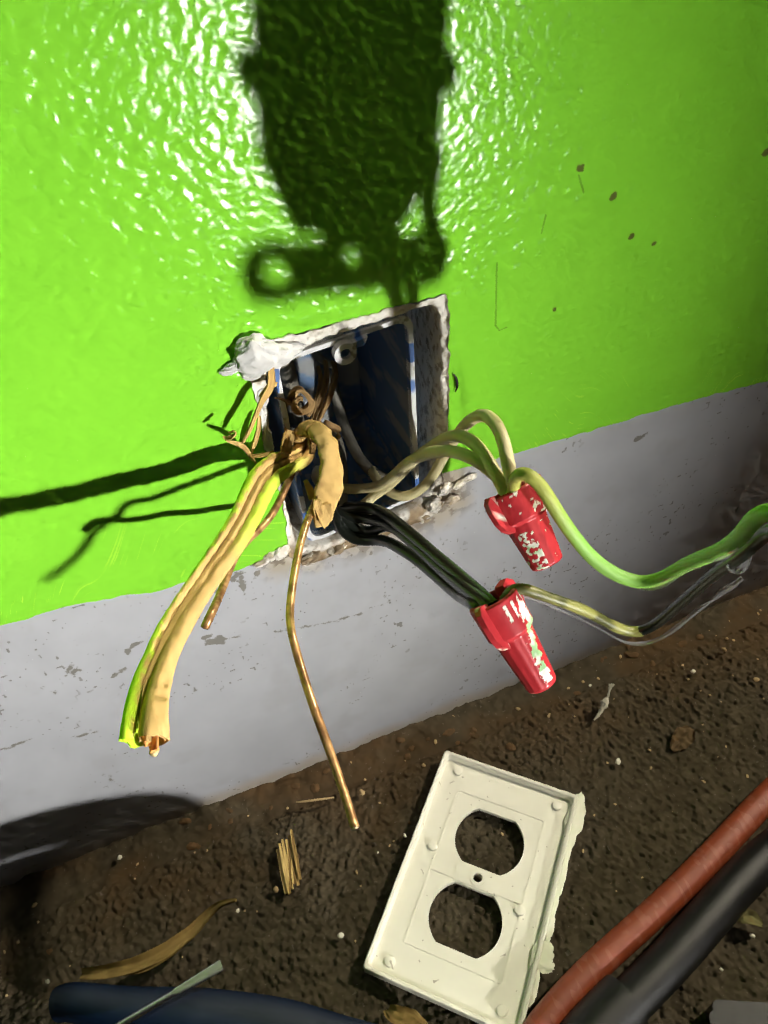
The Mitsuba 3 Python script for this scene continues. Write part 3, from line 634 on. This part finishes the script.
# ---------------------------------------------------------------- paper sheath and shreds at the box
hs = 'paper_sheath'
tag(hs, 'tan paper sheath hooked over in the middle of the box with a torn end', 'cable sheath')
HP = [(0.04467, 0.01400, 0.20291), (0.04473, -0.00200, 0.21893), (0.04588, -0.01200, 0.22606), (0.04704, -0.01900, 0.22700), (0.04699, -0.02400, 0.22376), (0.04545, -0.02800, 0.21908), (0.04285, -0.03100, 0.21396), (0.04029, -0.03300, 0.20922), (0.03948, -0.03300, 0.20502)]
def hook(t):
    w = np.interp(t, [0, .25, .6, .85, 1], [.0028, .0030, .0034, .0044, .0030]); h = np.interp(t, [0, .4, 1], [.0026, .0024, .0016])
    a = np.linspace(0, 2 * np.pi, 30, endpoint=False)
    r = 1 + .06 * np.sin(2 * a + 9 * t) + .05 * np.sin(5 * a + 31 * t) + .03 * math.sin(70 * t)
    return np.stack([w * np.cos(a) * r, h * np.sin(a) * r], 1)
hm = sweep(HP, hook, 110, (.15, -.9, .35))
hm.vertices = hm.vertices + hm.vertex_normals * ((meshkit.fbm(hm.vertices * [420, 420, 260], 3, 7) - .5) * .0014)[:, None]
add('sheath', hm, 'm_kraft', hs)
add('torn_end', join(strip([(0.03975, -0.03400, 0.21342), (0.03975, -0.03450, 0.20898), (0.03999, -0.03400, 0.20342)], [.006, .005, .002], .0005, .3, 14, (.1, -.8, .5), .2, 4, .1), strip([(0.03872, -0.03400, 0.21600), (0.03770, -0.03450, 0.21162), (0.03833, -0.03400, 0.20687)], [.003, .0024, .001], .0005, .2, 12, (.1, -.8, .5), .3, 5, .1)), 'm_kraft', hs, label='ragged torn lower end')
add('torn_flap', strip([(0.03896, -0.02600, 0.20994), (0.03818, -0.02600, 0.21466), (0.03773, -0.02400, 0.21666)], [.0030, .0026, .0015], .0005, .2, 14, (.1, -.8, .5), .2, 6, .1), 'm_kraft', hs)
add('torn_flap', strip([(0.04453, -0.00800, 0.21860), (0.04393, -0.01400, 0.22110), (0.04275, -0.01600, 0.21964)], [.0040, .0034, .0020], .0005, .4, 14, (.1, -.8, .5), .4, 6, .1), 'm_kraft_dark', hs)

def shred(label, pieces, mat_='m_kraft', group=None):
    key = numbered('paper_shred')
    add('strip', join(*pieces), mat_, key)
    tag(key, label, 'paper shred', group)
U = (.15, -.9, .35)
shred('small folded tan paper flap standing at the left rim of the box', [strip([(0.04002, 0.00000, 0.21912), (0.03864, -0.00300, 0.21831), (0.03687, -0.00600, 0.21724), (0.03605, -0.00600, 0.21403)], [.0044, .0050, .0048, .0040], .0006, .3, 18, U, .2, 1, .1)])
shred('crumpled knot of tan paper in the upper left of the box', [strip([(0.04311, 0.01000, 0.22196), (0.04417, 0.00400, 0.22974), (0.04653, 0.00000, 0.23318), (0.04829, -0.00100, 0.23045), (0.04746, 0.00200, 0.22461), (0.04505, 0.00400, 0.22322), (0.04438, 0.00200, 0.22810), (0.04646, 0.00000, 0.22998)], [.002, .003, .004, .003, .004, .003, .002], .0005, .5, 50, U, 3.0, 2, .15), strip([(0.03781, 0.00300, 0.23118), (0.04087, 0.00400, 0.22874), (0.04390, 0.00400, 0.22527), (0.04623, 0.00200, 0.22334)], [.0006, .0010, .003, .002], .0005, .4, 24, U, 2.0, 3, .1)], 'm_kraft_dark')
shred('long twisted brown paper strips hanging from the top of the box beside the screw ear', [strip([(0.06381, 0.02000, 0.22756), (0.06190, 0.01400, 0.22584), (0.05813, 0.00800, 0.22401), (0.05378, 0.00400, 0.22036), (0.05094, 0.00200, 0.21748)], [.002, .0030, .0034, .0028, .0020], .0006, .5, 36, U, .8, 4, .12), strip([(0.06203, 0.02400, 0.22657), (0.05998, 0.01800, 0.22312), (0.05612, 0.01200, 0.22036), (0.05114, 0.00600, 0.21727), (0.04954, 0.00400, 0.21568)], [.0016, .0024, .0030, .0026, .0016], .0006, .5, 36, U, -.9, 5, .12), strip([(0.06018, 0.02800, 0.22218), (0.05852, 0.02200, 0.21847), (0.05426, 0.01600, 0.21571), (0.05002, 0.01200, 0.21354)], [.0016, .0024, .003, .002], .0006, .4, 30, U, .6, 6, .1)], 'm_kraft_dark')
shred('brown paper curled around the grey wire below the twisted strips', [strip([(0.05471, 0.01400, 0.20878), (0.05586, 0.00800, 0.20984), (0.05865, 0.00800, 0.20706), (0.06024, 0.01200, 0.20083), (0.05958, 0.01600, 0.19622)], [.003, .0036, .0036, .003, .002], .0006, .6, 30, U, 1.4, 7, .12)], 'm_kraft_dark')
shred('thin tan paper strip hanging outside the left rim of the box', [strip([(0.03740, -0.00200, 0.24827), (0.03667, -0.00400, 0.24526), (0.03489, -0.00600, 0.24180), (0.03168, -0.00800, 0.23954), (0.02838, -0.00900, 0.23509), (0.02547, -0.01000, 0.23122), (0.02272, -0.01000, 0.22691)], [.0022, .0030, .0032, .0026, .0024, .0022, .0012], .0005, .4, 50, U, .9, 8, .1), strip([(0.03854, -0.00100, 0.23905), (0.03475, -0.00500, 0.24121), (0.03166, -0.00700, 0.23966)], [.0014, .0026, .0020], .0005, .3, 20, U, .3, 9, .1)])
shred('narrow tan paper shred below the hanging strip at the left of the hole', [strip([(0.03036, -0.00400, 0.23101), (0.02883, -0.00600, 0.22723), (0.02667, -0.00600, 0.22256), (0.02506, -0.00500, 0.21769)], [.0012, .0018, .0026, .0016], .0005, .4, 26, U, .7, 10, .1)])
shred('frayed tan paper shred poking out to the left across the cable base', [strip([(0.01774, -0.01000, 0.22988), (0.01995, -0.01000, 0.22788), (0.02254, -0.00900, 0.22457), (0.02422, -0.00800, 0.21942), (0.02585, -0.00700, 0.21545)], [.0008, .0020, .0024, .0020, .0010], .0005, .5, 30, U, 1.2, 11, .15), strip([(0.01744, -0.01000, 0.23159), (0.01890, -0.01200, 0.23173), (0.02069, -0.01200, 0.23270), (0.01916, -0.01000, 0.23219)], [.0010, .0018, .0014, .0006], .0005, .5, 24, U, 2.0, 12, .15), strip([(0.02511, -0.00600, 0.21757), (0.02857, -0.00500, 0.21598), (0.03290, -0.00400, 0.21498)], [.0012, .0016, .0012], .0005, .3, 20, U, .4, 13, .1)])

# ---------------------------------------------------------------- the outlet hanging on the two wires, outside the picture on the right (its shadow lies on the wall)
ou = 'duplex_outlet'
tag(ou, 'ivory duplex outlet held up on the two long wires beyond the right edge', 'outlet')
ax_n = unit(np.array(LAMP) - np.array(OUT))
def put(m):
    """local x across, local y up along the outlet, local z towards the lamp"""
    w = ax_n; u = unit(np.cross((0.10, 0, 1.0), w)); v = np.cross(w, u)
    M = np.eye(4); M[:3, 0], M[:3, 1], M[:3, 2], M[:3, 3] = u, v, w, OUT
    m = m.copy(); m.apply_transform(M); return m
def blk(x0, x1, y0, y1, z0, z1, r=.0015):
    p = shapely.box(x0 + r, y0 + r, x1 - r, y1 - r).buffer(r, quad_segs=4)
    m = trimesh.creation.extrude_polygon(p, z1 - z0, engine='earcut'); m.apply_translation((0, 0, z0)); return m
bp = Polygon([(-.0110, .0085), (.0110, .0085), (.0165, .022), (.0165, .068), (.0110, .0810), (-.0110, .0810), (-.0165, .068), (-.0165, .022)]).buffer(-.002).buffer(.002)
add('body', put(at(trimesh.creation.extrude_polygon(bp, .021, engine='earcut'), (0, 0, -.022))), 'm_ivory', ou)
ears = shapely.box(-.0060, -.004, .0060, .095)
for yy in (.001, .089):
    ears = ears.union(shapely.box(-.0205, yy - .0058, .0205, yy + .0058).buffer(-.003).buffer(.003))
for xx in (-.0145, .0145):
    for yy in (.001, .089):
        ears = ears.union(shapely.Point(xx, yy).buffer(.0066)).difference(shapely.Point(xx, yy).buffer(.0021))
for yy in (.003, .087): ears = ears.difference(shapely.Point(0, yy).buffer(.0012))
add('mounting_strap', put(trimesh.creation.extrude_polygon(ears, .0012, engine='earcut')), 'm_steel', ou)
for yy in (.026, .064):
    face = shapely.Point(0, yy).buffer(.0165, quad_segs=12).intersection(shapely.box(-.02, yy - .0140, .02, yy + .0140))
    for xx, hh in ((-.0064, .0042), (.0064, .0036)): face = face.difference(shapely.box(xx - .0009, yy + .001, xx + .0009, yy + .001 + 2 * hh))
    face = face.difference(shapely.Point(0, yy - .007).buffer(.0024))
    add('socket_face', put(at(trimesh.creation.extrude_polygon(face, .006, engine='earcut'), (0, 0, 0))), 'm_ivory', ou)
for xx in (-.018, .018):
    for yy in (.036, .055):
        s = lathe([(0, -.0012), (.0034, -.0012), (.0034, .0008), (.0028, .0014), (0, .0016)], 20)
        s.apply_transform(trimesh.transformations.rotation_matrix(math.copysign(math.pi / 2, xx), (0, 1, 0))); s.apply_translation((xx, yy, -.010))
        add('terminal_screw', put(s), 'm_brass', ou)

# ---------------------------------------------------------------- the torch
to = 'flashlight'
tag(to, 'black flashlight held below and right of the camera, lighting the wall', 'flashlight')
d = np.array(LAMP_AIM) - np.array(LAMP)
RAD, DEEP = .0085, .0172
add('barrel', aim(lathe([(RAD + .0005, 0), (RAD + .0005, DEEP), (RAD + .0035, DEEP), (RAD + .0035, -.030), (.0095, -.040), (.0095, -.110), (0, -.110), (0, -.001), (RAD + .0005, -.001), (RAD + .0005, 0)], 48), LAMP, d), 'm_torch', to)
lens = trimesh.creation.cylinder(RAD, .0001, sections=40)
lens = trimesh.Trimesh(*trimesh.triangles.to_kwargs(lens.triangles[lens.face_normals[:, 2] > .9]).values()) if False else None
ang = np.linspace(0, 2 * np.pi, 40, endpoint=False)
disc = trimesh.Trimesh(np.vstack([np.c_[RAD * np.cos(ang), RAD * np.sin(ang), np.zeros(40)], [[0, 0, 0]]]), np.stack([np.full(40, 40), np.arange(40), np.roll(np.arange(40), -1)], 1), process=False)
add('lamp_face', aim(disc, LAMP, d), 'm_torch', to, smooth=False, emitter={'type': 'area', 'radiance': rgb(LAMP_POWER, LAMP_POWER * .985, LAMP_POWER * .93)})

# ---------------------------------------------------------------- the room's wall lamp, up to the right on the same wall
wl = 'wall_lamp'
tag(wl, 'round warm globe lamp on the green wall, high up beyond the right edge', 'lamp')
SCO = (1.10, -.032, 1.10)
add('globe', at(trimesh.creation.icosphere(subdivisions=3, radius=.026), SCO), 'm_torch', wl, smooth=True, emitter={'type': 'area', 'radiance': rgb(3850 * SCONCE, 3500 * SCONCE, 2800 * SCONCE)})
add('base', aim(lathe([(0, 0), (.030, 0), (.030, .003), (.02, .005), (0, .005)], 40), (SCO[0], .002, SCO[2]), (0, -1, 0)), 'm_ivory', wl)

# ---------------------------------------------------------------- on the floor
FZ = -.0005
# wall plate lying on its face
pl = 'wall_plate'
tag(pl, 'ivory duplex wall plate lying face down on the brown carpet', 'wall plate')
A_, B_, D_ = np.array((0.08827, -0.02405, 0.00600)), np.array((0.13717, -0.07493, 0.00600)), np.array((0.01361, -0.10537, 0.00600))
ex0, ey0 = unit(B_ - A_), unit(D_ - A_); ex = unit(ex0 + np.cross(ey0, (0, 0, 1.0)) * np.sign(np.cross(ey0, (0, 0, 1.0)) @ ex0)); ey = unit(ey0 - ex * (ex @ ey0)); PW, PH = np.linalg.norm(B_ - A_), np.linalg.norm(D_ - A_)
def onplate(m):
    M = np.eye(4); M[:3, 0], M[:3, 1], M[:3, 2], M[:3, 3] = ex, -ey, (0, 0, 1), (A_ + ex * PW / 2 + ey * PH / 2) * [1, 1, 0] + [0, 0, .0004]
    m = m.copy(); m.apply_transform(M)
    if m.volume < 0: m.invert()
    return m
W2, H2 = PW / 2, PH / 2
def rr(w, h, r): return shapely.box(-w + r, -h + r, w - r, h - r).buffer(r, quad_segs=5) if r > 0 else shapely.box(-w, -h, w, h)
SC = PH / .1143
holes = shapely.union_all([shapely.Point(0, s * .0195 * SC).buffer(.0172 * SC, quad_segs=16).intersection(shapely.box(-.03, s * .0195 * SC - .0143 * SC, .03, s * .0195 * SC + .0143 * SC)) for s in (1, -1)] + [shapely.Point(0, 0).buffer(.0021)])
ext = lambda p, z0, z1: [at(trimesh.creation.extrude_polygon(g_, z1 - z0, engine='earcut'), (0, 0, z0)) for g_ in getattr(p, 'geoms', [p])]
sheetp = rr(W2 - .0004, H2 - .0004, .001).difference(holes)
# face sheet with its bevelled outside, then the upstanding rim
add('panel', onplate(join(*ext(sheetp, .0006, .0030))), 'm_plate', pl, smooth=False)
def bevel_ring():
    def lp(w, h, z): 
        q = ring(np.array(rr(w, h, .0012).exterior.coords)[:-1], 200); return np.c_[q, np.full(len(q), z)]
    nz = lambda q, a: q + np.c_[(meshkit.fbm(q * 400, 3, 2) - .5) * a, (meshkit.fbm(q * 400 + 9, 3, 3) - .5) * a, (meshkit.fbm(q * 300 + 5, 3, 4) - .5) * a]
    Ls = [lp(W2 - .0045, H2 - .0045, .0006), lp(W2 - .0010, H2 - .0010, .0022), nz(lp(W2, H2, .0040), .0005), nz(lp(W2 - .0001, H2 - .0001, .0061), .0006), nz(lp(W2 - .0005, H2 - .0005, .0066), .0004), nz(lp(W2 - .0017, H2 - .0017, .0065), .0003), lp(W2 - .0022, H2 - .0022, .0060), lp(W2 - .0029, H2 - .0029, .0028)]
    n = 200; V = np.vstack(Ls); F = []
    for i in range(len(Ls) - 1):
        j = np.arange(n); a, b = i * n + j, i * n + (j + 1) % n
        F += [np.stack([a, b, b + n], 1), np.stack([a, b + n, a + n], 1)]
    return trimesh.Trimesh(V, np.vstack(F), process=False)
add('rim', onplate(bevel_ring()), 'm_plate', pl, smooth=40)
for (fx, fy) in ((-.72, .86), (.74, .86), (-.70, .12), (.62, -.12), (-.72, -.86), (.72, -.86)):
    s = lathe([(0, .0028), (.0024, .0028), (.0023, .0042), (.0019, .0045), (0, .0046)], 22)
    add('peg', onplate(at(s, (fx * W2, fy * H2, 0))), 'm_plate', pl)
frame = rr(.0235 * SC, .0395 * SC, .001).difference(rr(.0229 * SC, .0389 * SC, .001)).union(shapely.box(-.0235 * SC, -.0040, .0235 * SC, -.0034))
add('moulded_frame', onplate(join(*ext(frame.difference(holes.buffer(.0008)), .0028, .0034))), 'm_plate', pl, smooth=False)
add('moulded_bridge', onplate(join(*ext(rr(.0110, .0044, .0008).difference(shapely.Point(0, 0).buffer(.0021)).difference(holes), .0028, .0036))), 'm_plate', pl, smooth=False)
add('screw_collar', onplate(join(*ext(shapely.Point(0, 0).buffer(.0036).difference(shapely.Point(0, 0).buffer(.0021)).difference(holes), .0028, .0042))), 'm_plate', pl)
cr = []
for j, (fy, ln, wd) in enumerate(((.93, .011, .0036), (.80, .016, .0052), (.62, .018, .0030), (.44, .016, .0022), (.22, .020, .0028), (.02, .014, .0020), (-.16, .014, .0026), (-.36, .010, .0054), (-.44, .007, .0062), (-.62, .014, .0020))):
    m = lump((wd * 1.6, ln, .0022), 40 + j, 3, .5, 2.4); m.apply_translation((W2 + wd * .15, fy * H2, .0046)); cr.append(m)
add('paint_crust', onplate(join(*cr)), 'm_crust', pl, label='ragged crust of old paint along the right edge')

# cords
def cord(name, label, P, r, mat_, category='cord'):
    key = numbered(name)
    add('jacket', tube(P, r, 220, 24, wob=.001, seed=3), mat_, key); tag(key, label, category); return key
c1 = cord('red_cord', 'faded orange red cord running across the lower right of the carpet', [(0.06458, -0.15438, 0.00720), (0.08283, -0.14723, 0.00720), (0.10956, -0.13983, 0.00720), (0.14002, -0.13309, 0.00720), (0.17021, -0.12539, 0.00750), (0.19831, -0.11737, 0.00780), (0.23921, -0.10650, 0.00780), (0.30111, -0.08971, 0.00780), (.37, -.045, .0078), (.52, -.09, .0078), (.80, -.20, .0078)], [.0060, .0062, .0064, .0063, .0058], 'm_cord')
P2 = [(0.08076, -0.16520, 0.00940), (0.10622, -0.15873, 0.00940), (0.13673, -0.15099, 0.00900), (0.16836, -0.14161, 0.00880), (0.20724, -0.13228, 0.00850), (0.26823, -0.12292, 0.00850), (.35, -.090, .0085), (.50, -.135, .0085), (.78, -.25, .0085)]
c2 = cord('black_pipe', 'black rubber tube lying beside the red cord at the lower right', P2, .0088, 'm_black_rubber', 'tube')
S2 = [(0.07946, -0.16558, 0.01040), (0.09118, -0.16174, 0.01040), (0.10754, -0.15723, 0.01040)]
add('end_sleeve', tube(S2, [.0112, .0114, .0112, .0111], 20, 28), 'm_black_rubber', c2, label='thicker sleeve at its lower end')
bx = blk(-.018, .018, -.010, .010, 0, .012, .003)
m = bx.copy(); m.apply_transform(trimesh.transformations.euler_matrix(0, 0, -.45)); m.apply_translation((0.15072, -0.18723, 0.00000))
tg = add('case', m, 'm_black_rubber', 'black_charger'); tag('black_charger', 'corner of a small black plastic case at the bottom right edge', 'case')
add('lid', at(blk(-.0165, .0165, -.0085, .0085, 0, .0012, .003), np.array((0.14596, -0.18785, 0.01200)) , -.45), 'm_black_rubber', 'black_charger')

# blue tube and screwdriver at the lower left
bt = 'blue_hose_added_loops'
tag(bt, 'dark blue rubber hose end in the lower left corner, its unseen loops added to cast a shadow', 'hose')
add('wall', tube([(-0.11271, -0.06598, 0.00800), (-0.10739, -0.06779, 0.00950), (-0.09159, -0.07691, 0.01000), (-0.06912, -0.08866, 0.01000), (-0.04623, -0.10054, 0.01000), (-0.02413, -0.11356, 0.01000), (-0.00522, -0.12775, 0.01000), (.022, -.150, .0135), (.046, -.184, .040), (.044, -.178, .064), (.020, -.168, .078), (-.006, -.157, .081), (-.032, -.146, .078), (-.058, -.138, .070), (-.085, -.128, .058), (-.104, -.140, .040), (-.088, -.153, .046), (-.058, -.150, .0525), (-.032, -.158, .0595), (-.006, -.169, .0625), (.020, -.180, .0590), (.040, -.196, .045), (.038, -.222, .020), (.020, -.260, .0110), (-.03, -.32, .0110)], [.0070] + [.0104] * 12, 260, 28), 'm_blue_rubber', bt)  # raised loops out of view are added to shade the wall foot
sd = 'screwdriver'
tag(sd, 'steel flat blade screwdriver lying across the blue hose', 'screwdriver')
SP = [np.array((-0.04274, -0.08432, 0.02500)), np.array((-0.07371, -0.08738, 0.02360)), np.array((-0.11036, -0.09102, 0.02150)), np.array((-0.12643, -0.09436, 0.01950))]
a_, b_ = SP[0], SP[2]
u_ = unit(b_ - a_)
pt = lambda s: a_ + u_ * s
def blade(t):
    w = np.interp(t, [0, .02, .12, .26, 1], [.0021, .0021, .0018, .0014, .0014]); h = np.interp(t, [0, .03, .16, .3, 1], [.0004, .0005, .0009, .0014, .0014])
    return circle(20) * [w, h] if t > .25 else np.clip(circle(20) * 1.35, -1, 1) * [w, h]
add('shaft', sweep(np.array([pt(s) for s in np.linspace(0, .085, 60)]), blade, 60, (.0, -.2, 1), raw=True), 'm_steel', sd)
add('handle', sweep(np.array([pt(s) for s in np.linspace(.080, .170, 40)]), lambda t: circle(24) * (.0085 + .0035 * math.sin(min(t * 3.4, 2.2))) * (1 + .0), 40, (0, -.2, 1), raw=True), 'm_black_rubber', sd)

# dry leaf strip, wood splinter, scraps
def litter(name, mesh_list, mat_, label, category, group=None):
    key = numbered(name); scene[key] = mikit.ply(join(*mesh_list), mat_, 35); tag(key, label, category, group); return key
litter('straw_strip', [strip([(-0.10263, -0.05791, 0.00800), (-0.09063, -0.06355, 0.01300), (-0.07700, -0.06624, 0.01400), (-0.06305, -0.06501, 0.01300), (-0.04973, -0.06020, 0.01200), (-0.04314, -0.05816, 0.01500), (-0.03126, -0.06030, 0.02200)], [.0050, .0064, .0072, .0080, .0070, .0050, .0016], .0007, .5, 70, (0, -.2, 1), .5, 21, .12), strip([(-0.09147, -0.06317, 0.01000), (-0.07308, -0.06872, 0.01400), (-0.05486, -0.06413, 0.01300)], [.001, .0036, .001], .0007, .4, 40, (0, -.5, 1), .8, 22, .12)], 'm_straw', 'curled dry straw coloured strip lying behind the blue hose', 'dry strip')
sp = []
for j in range(6):
    o_ = np.array([.0015 * (j - 2.5), 0, 0]); dz = .001 * (j % 2)
    p0, p1 = np.array((-0.00433, -0.03543, 0.00300)) + [.0018 * (j - 2.2), .0008 * (j - 2.5) + .001 * (j % 3), dz], np.array((-0.00680, -0.05684, 0.00300)) + [.0016 * (j - 2.2), .0008 * (j - 2.5) - .001 * ((j * 2) % 3), dz]
    sp.append(strip([p0, (p0 + p1) / 2 + [0, 0, .0006 * (j % 3)], p1], [.0012, .0021, .0016], .0012, .2, 16, (0, 0, 1), .2, 30 + j, .12))
litter('wood_splinter', sp, 'm_wood', 'small splintered piece of yellow wood on the carpet below the tan cable', 'wood splinter')
litter('paper_scrap', [strip([(0.01593, -0.12119, 0.00400), (0.01878, -0.12568, 0.00800), (0.02418, -0.12977, 0.00600), (0.02692, -0.13373, 0.00500)], [.004, .008, .009, .006], .0006, .4, 24, (0, -.2, 1), .5, 41, .15)], 'm_straw', 'torn tan paper scrap in front of the wall plate', 'paper scrap')
litter('leaf_scrap', [strip([(0.17127, -0.14756, 0.00300), (0.17423, -0.14915, 0.00650), (0.17813, -0.15242, 0.00600), (0.18106, -0.15529, 0.00300)], [.002, .008, .007, .002], .0005, .4, 24, (0, -.2, 1), .3, 42, .12)], 'm_leaf', 'olive leaf scrap right of the black tube', 'leaf')
litter('leaf_scrap', [strip([(0.19892, -0.06899, 0.00020), (0.20467, -0.06695, 0.00100), (0.21009, -0.06486, 0.00100), (0.21604, -0.06243, 0.00020)], [.003, .009, .011, .004], .0003, .05, 24, (0, -.2, 1), .3, 43, .2)], 'm_dead_leaf', 'flat brown leaf scrap on the carpet near the wall', 'leaf')
litter('lint_twig', [tube([(0.18842, -0.02701, 0.01000), (0.18505, -0.02970, 0.00800), (0.18220, -0.03258, 0.00600), (0.17862, -0.03509, 0.00600), (0.17389, -0.03773, 0.00500), (0.16988, -0.03930, 0.00400)], [.0008, .0006, .0010, .0018, .0009, .0005], 40, 8, wob=.25, seed=4), tube([(0.18193, -0.03246, 0.00800), (0.17773, -0.03469, 0.00900), (0.17577, -0.03653, 0.00600)], [.0004, .0014, .0005], 20, 8, wob=.3, seed=5), tube([(0.18890, -0.02794, 0.01100), (0.18684, -0.02841, 0.01000), (0.18693, -0.02635, 0.01000)], .0005, 12, 6, seed=6)], 'm_lint', 'pale dry tuft of lint standing on the carpet under the lower red connector', 'lint')
litter('wood_splinter', [strip([(0.00721, -0.01830, 0.00300), (0.01593, -0.02195, 0.00500), (0.02596, -0.02354, 0.00300)], [.0006, .0012, .0006], .0006, .2, 20, (0, 0, 1), .3, 44, .1)], 'm_crumb_tan', 'thin straw splinter beside the tip of the long copper wire', 'wood splinter')

# larger crumbs one by one
crumbs = [((0.04011, -0.02630, 0.00100), .0030, 'tan crumb beside the tip of the long copper wire'), ((0.03644, -0.05782, 0.00100), .0012, 'round white speck halfway between the wood splinter and the wall plate'), ((0.00732, -0.08559, 0.00100), .0028, 'pale angular crumb on the carpet left of the lower half of the wall plate'),
   ((0.05175, -0.05541, 0.00100), .0020, 'small crumb just left of the upper left edge of the wall plate'), ((-0.01439, -0.05480, 0.00100), .0032, 'tan pebble at the foot of the splintered wood piece'), ((0.23897, -0.03433, 0.00100), .0026, 'white crumb on the carpet straight below the dip of the green wires'),
   ((0.26462, -0.02924, 0.00100), .0030, 'tan flake on the carpet near the wall under the right end of the black wire'), ((0.26723, -0.05271, 0.00100), .0026, 'tan crumb at the right edge between wall and red cord'), ((0.18108, -0.01878, 0.00100), .0018, 'tiny crumb left of the tuft of lint'),
   ((0.16898, -0.06380, 0.00100), .0030, 'pale crumb on the bare carpet above the right corner of the wall plate'), ((0.17522, -0.15656, 0.00100), .0020, 'pale crumb just below the olive leaf scrap'), ((0.15402, -0.16214, 0.00100), .0018, 'white crumb under the black tube, farthest right of two'),
   ((0.13636, -0.15554, 0.00100), .0022, 'white crumb close beside the black tube near its sleeve'), ((-0.03342, -0.05681, 0.00100), .0018, 'grey crumb at the right tip of the straw strip'), ((-0.08138, -0.00997, 0.00100), .0024, 'crumb in the dark shadow at the foot of the wall on the left'), ((-0.11907, -0.05242, 0.00100), .0018, 'white speck left of the straw strip')]
rng = np.random.default_rng(12)
for j, (p, s, lab) in enumerate(crumbs):
    key = numbered('plaster_crumb')
    m = lump((s * rng.uniform(.8, 1.3), s * rng.uniform(.7, 1.1), s * .7), 60 + j, 2, .5, 1.7)
    scene[key] = mikit.ply(at(m, np.array(p) + [0, 0, .0006], rng.uniform(0, 3)), 'm_crumb_tan' if 'tan' in lab else 'm_crumb', 35)
    tag(key, lab, 'crumb')

# fine litter
ms = []
for j in range(140):
    x = rng.uniform(-.15, .34); yv = -abs(rng.normal(0, .075)) - .003
    if yv < -.2: continue
    s = rng.uniform(.0005, .0015) * (1.3 if yv > -.03 else 1)
    z = Zf[floor_tree.query((x, yv))[1]]
    ms.append(at(lump((s * rng.uniform(.8, 1.8), s, s * .7), j, 1, .5, 1.7), (x, yv, z + s * .1), rng.uniform(0, 3)))
key = 'carpet_litter'
scene[key] = mikit.ply(join(*ms), 'm_crumb_tan', 35)
tag(key, 'fine tan grit and lint scattered over the brown carpet', 'grit', kind='stuff')
ms = []
for j in range(34):
    x = rng.uniform(-.12, .33); yv = -abs(rng.normal(0, .018)) - .003
    s = rng.uniform(.002, .0055)
    z = Zf[floor_tree.query((x, yv))[1]]
    ms.append(at(lump((s * rng.uniform(.8, 1.6), s * .8, s * .35), j, 2, .6, 1.9), (x, yv, z), rng.uniform(0, 3)))
scene['floor_dirt'] = mikit.ply(join(*ms), 'm_rubble_dark', 35)
tag('floor_dirt', 'clumps of brown dirt gathered where carpet meets wall', 'dirt', kind='stuff')
mat('m_rubble_dark', diff(P3(lambda p, n, uv: mix((.13, .075, .035), (.05, .036, .022), fbm(p.x * 300, p.y * 300, p.z * 300, 3)))))
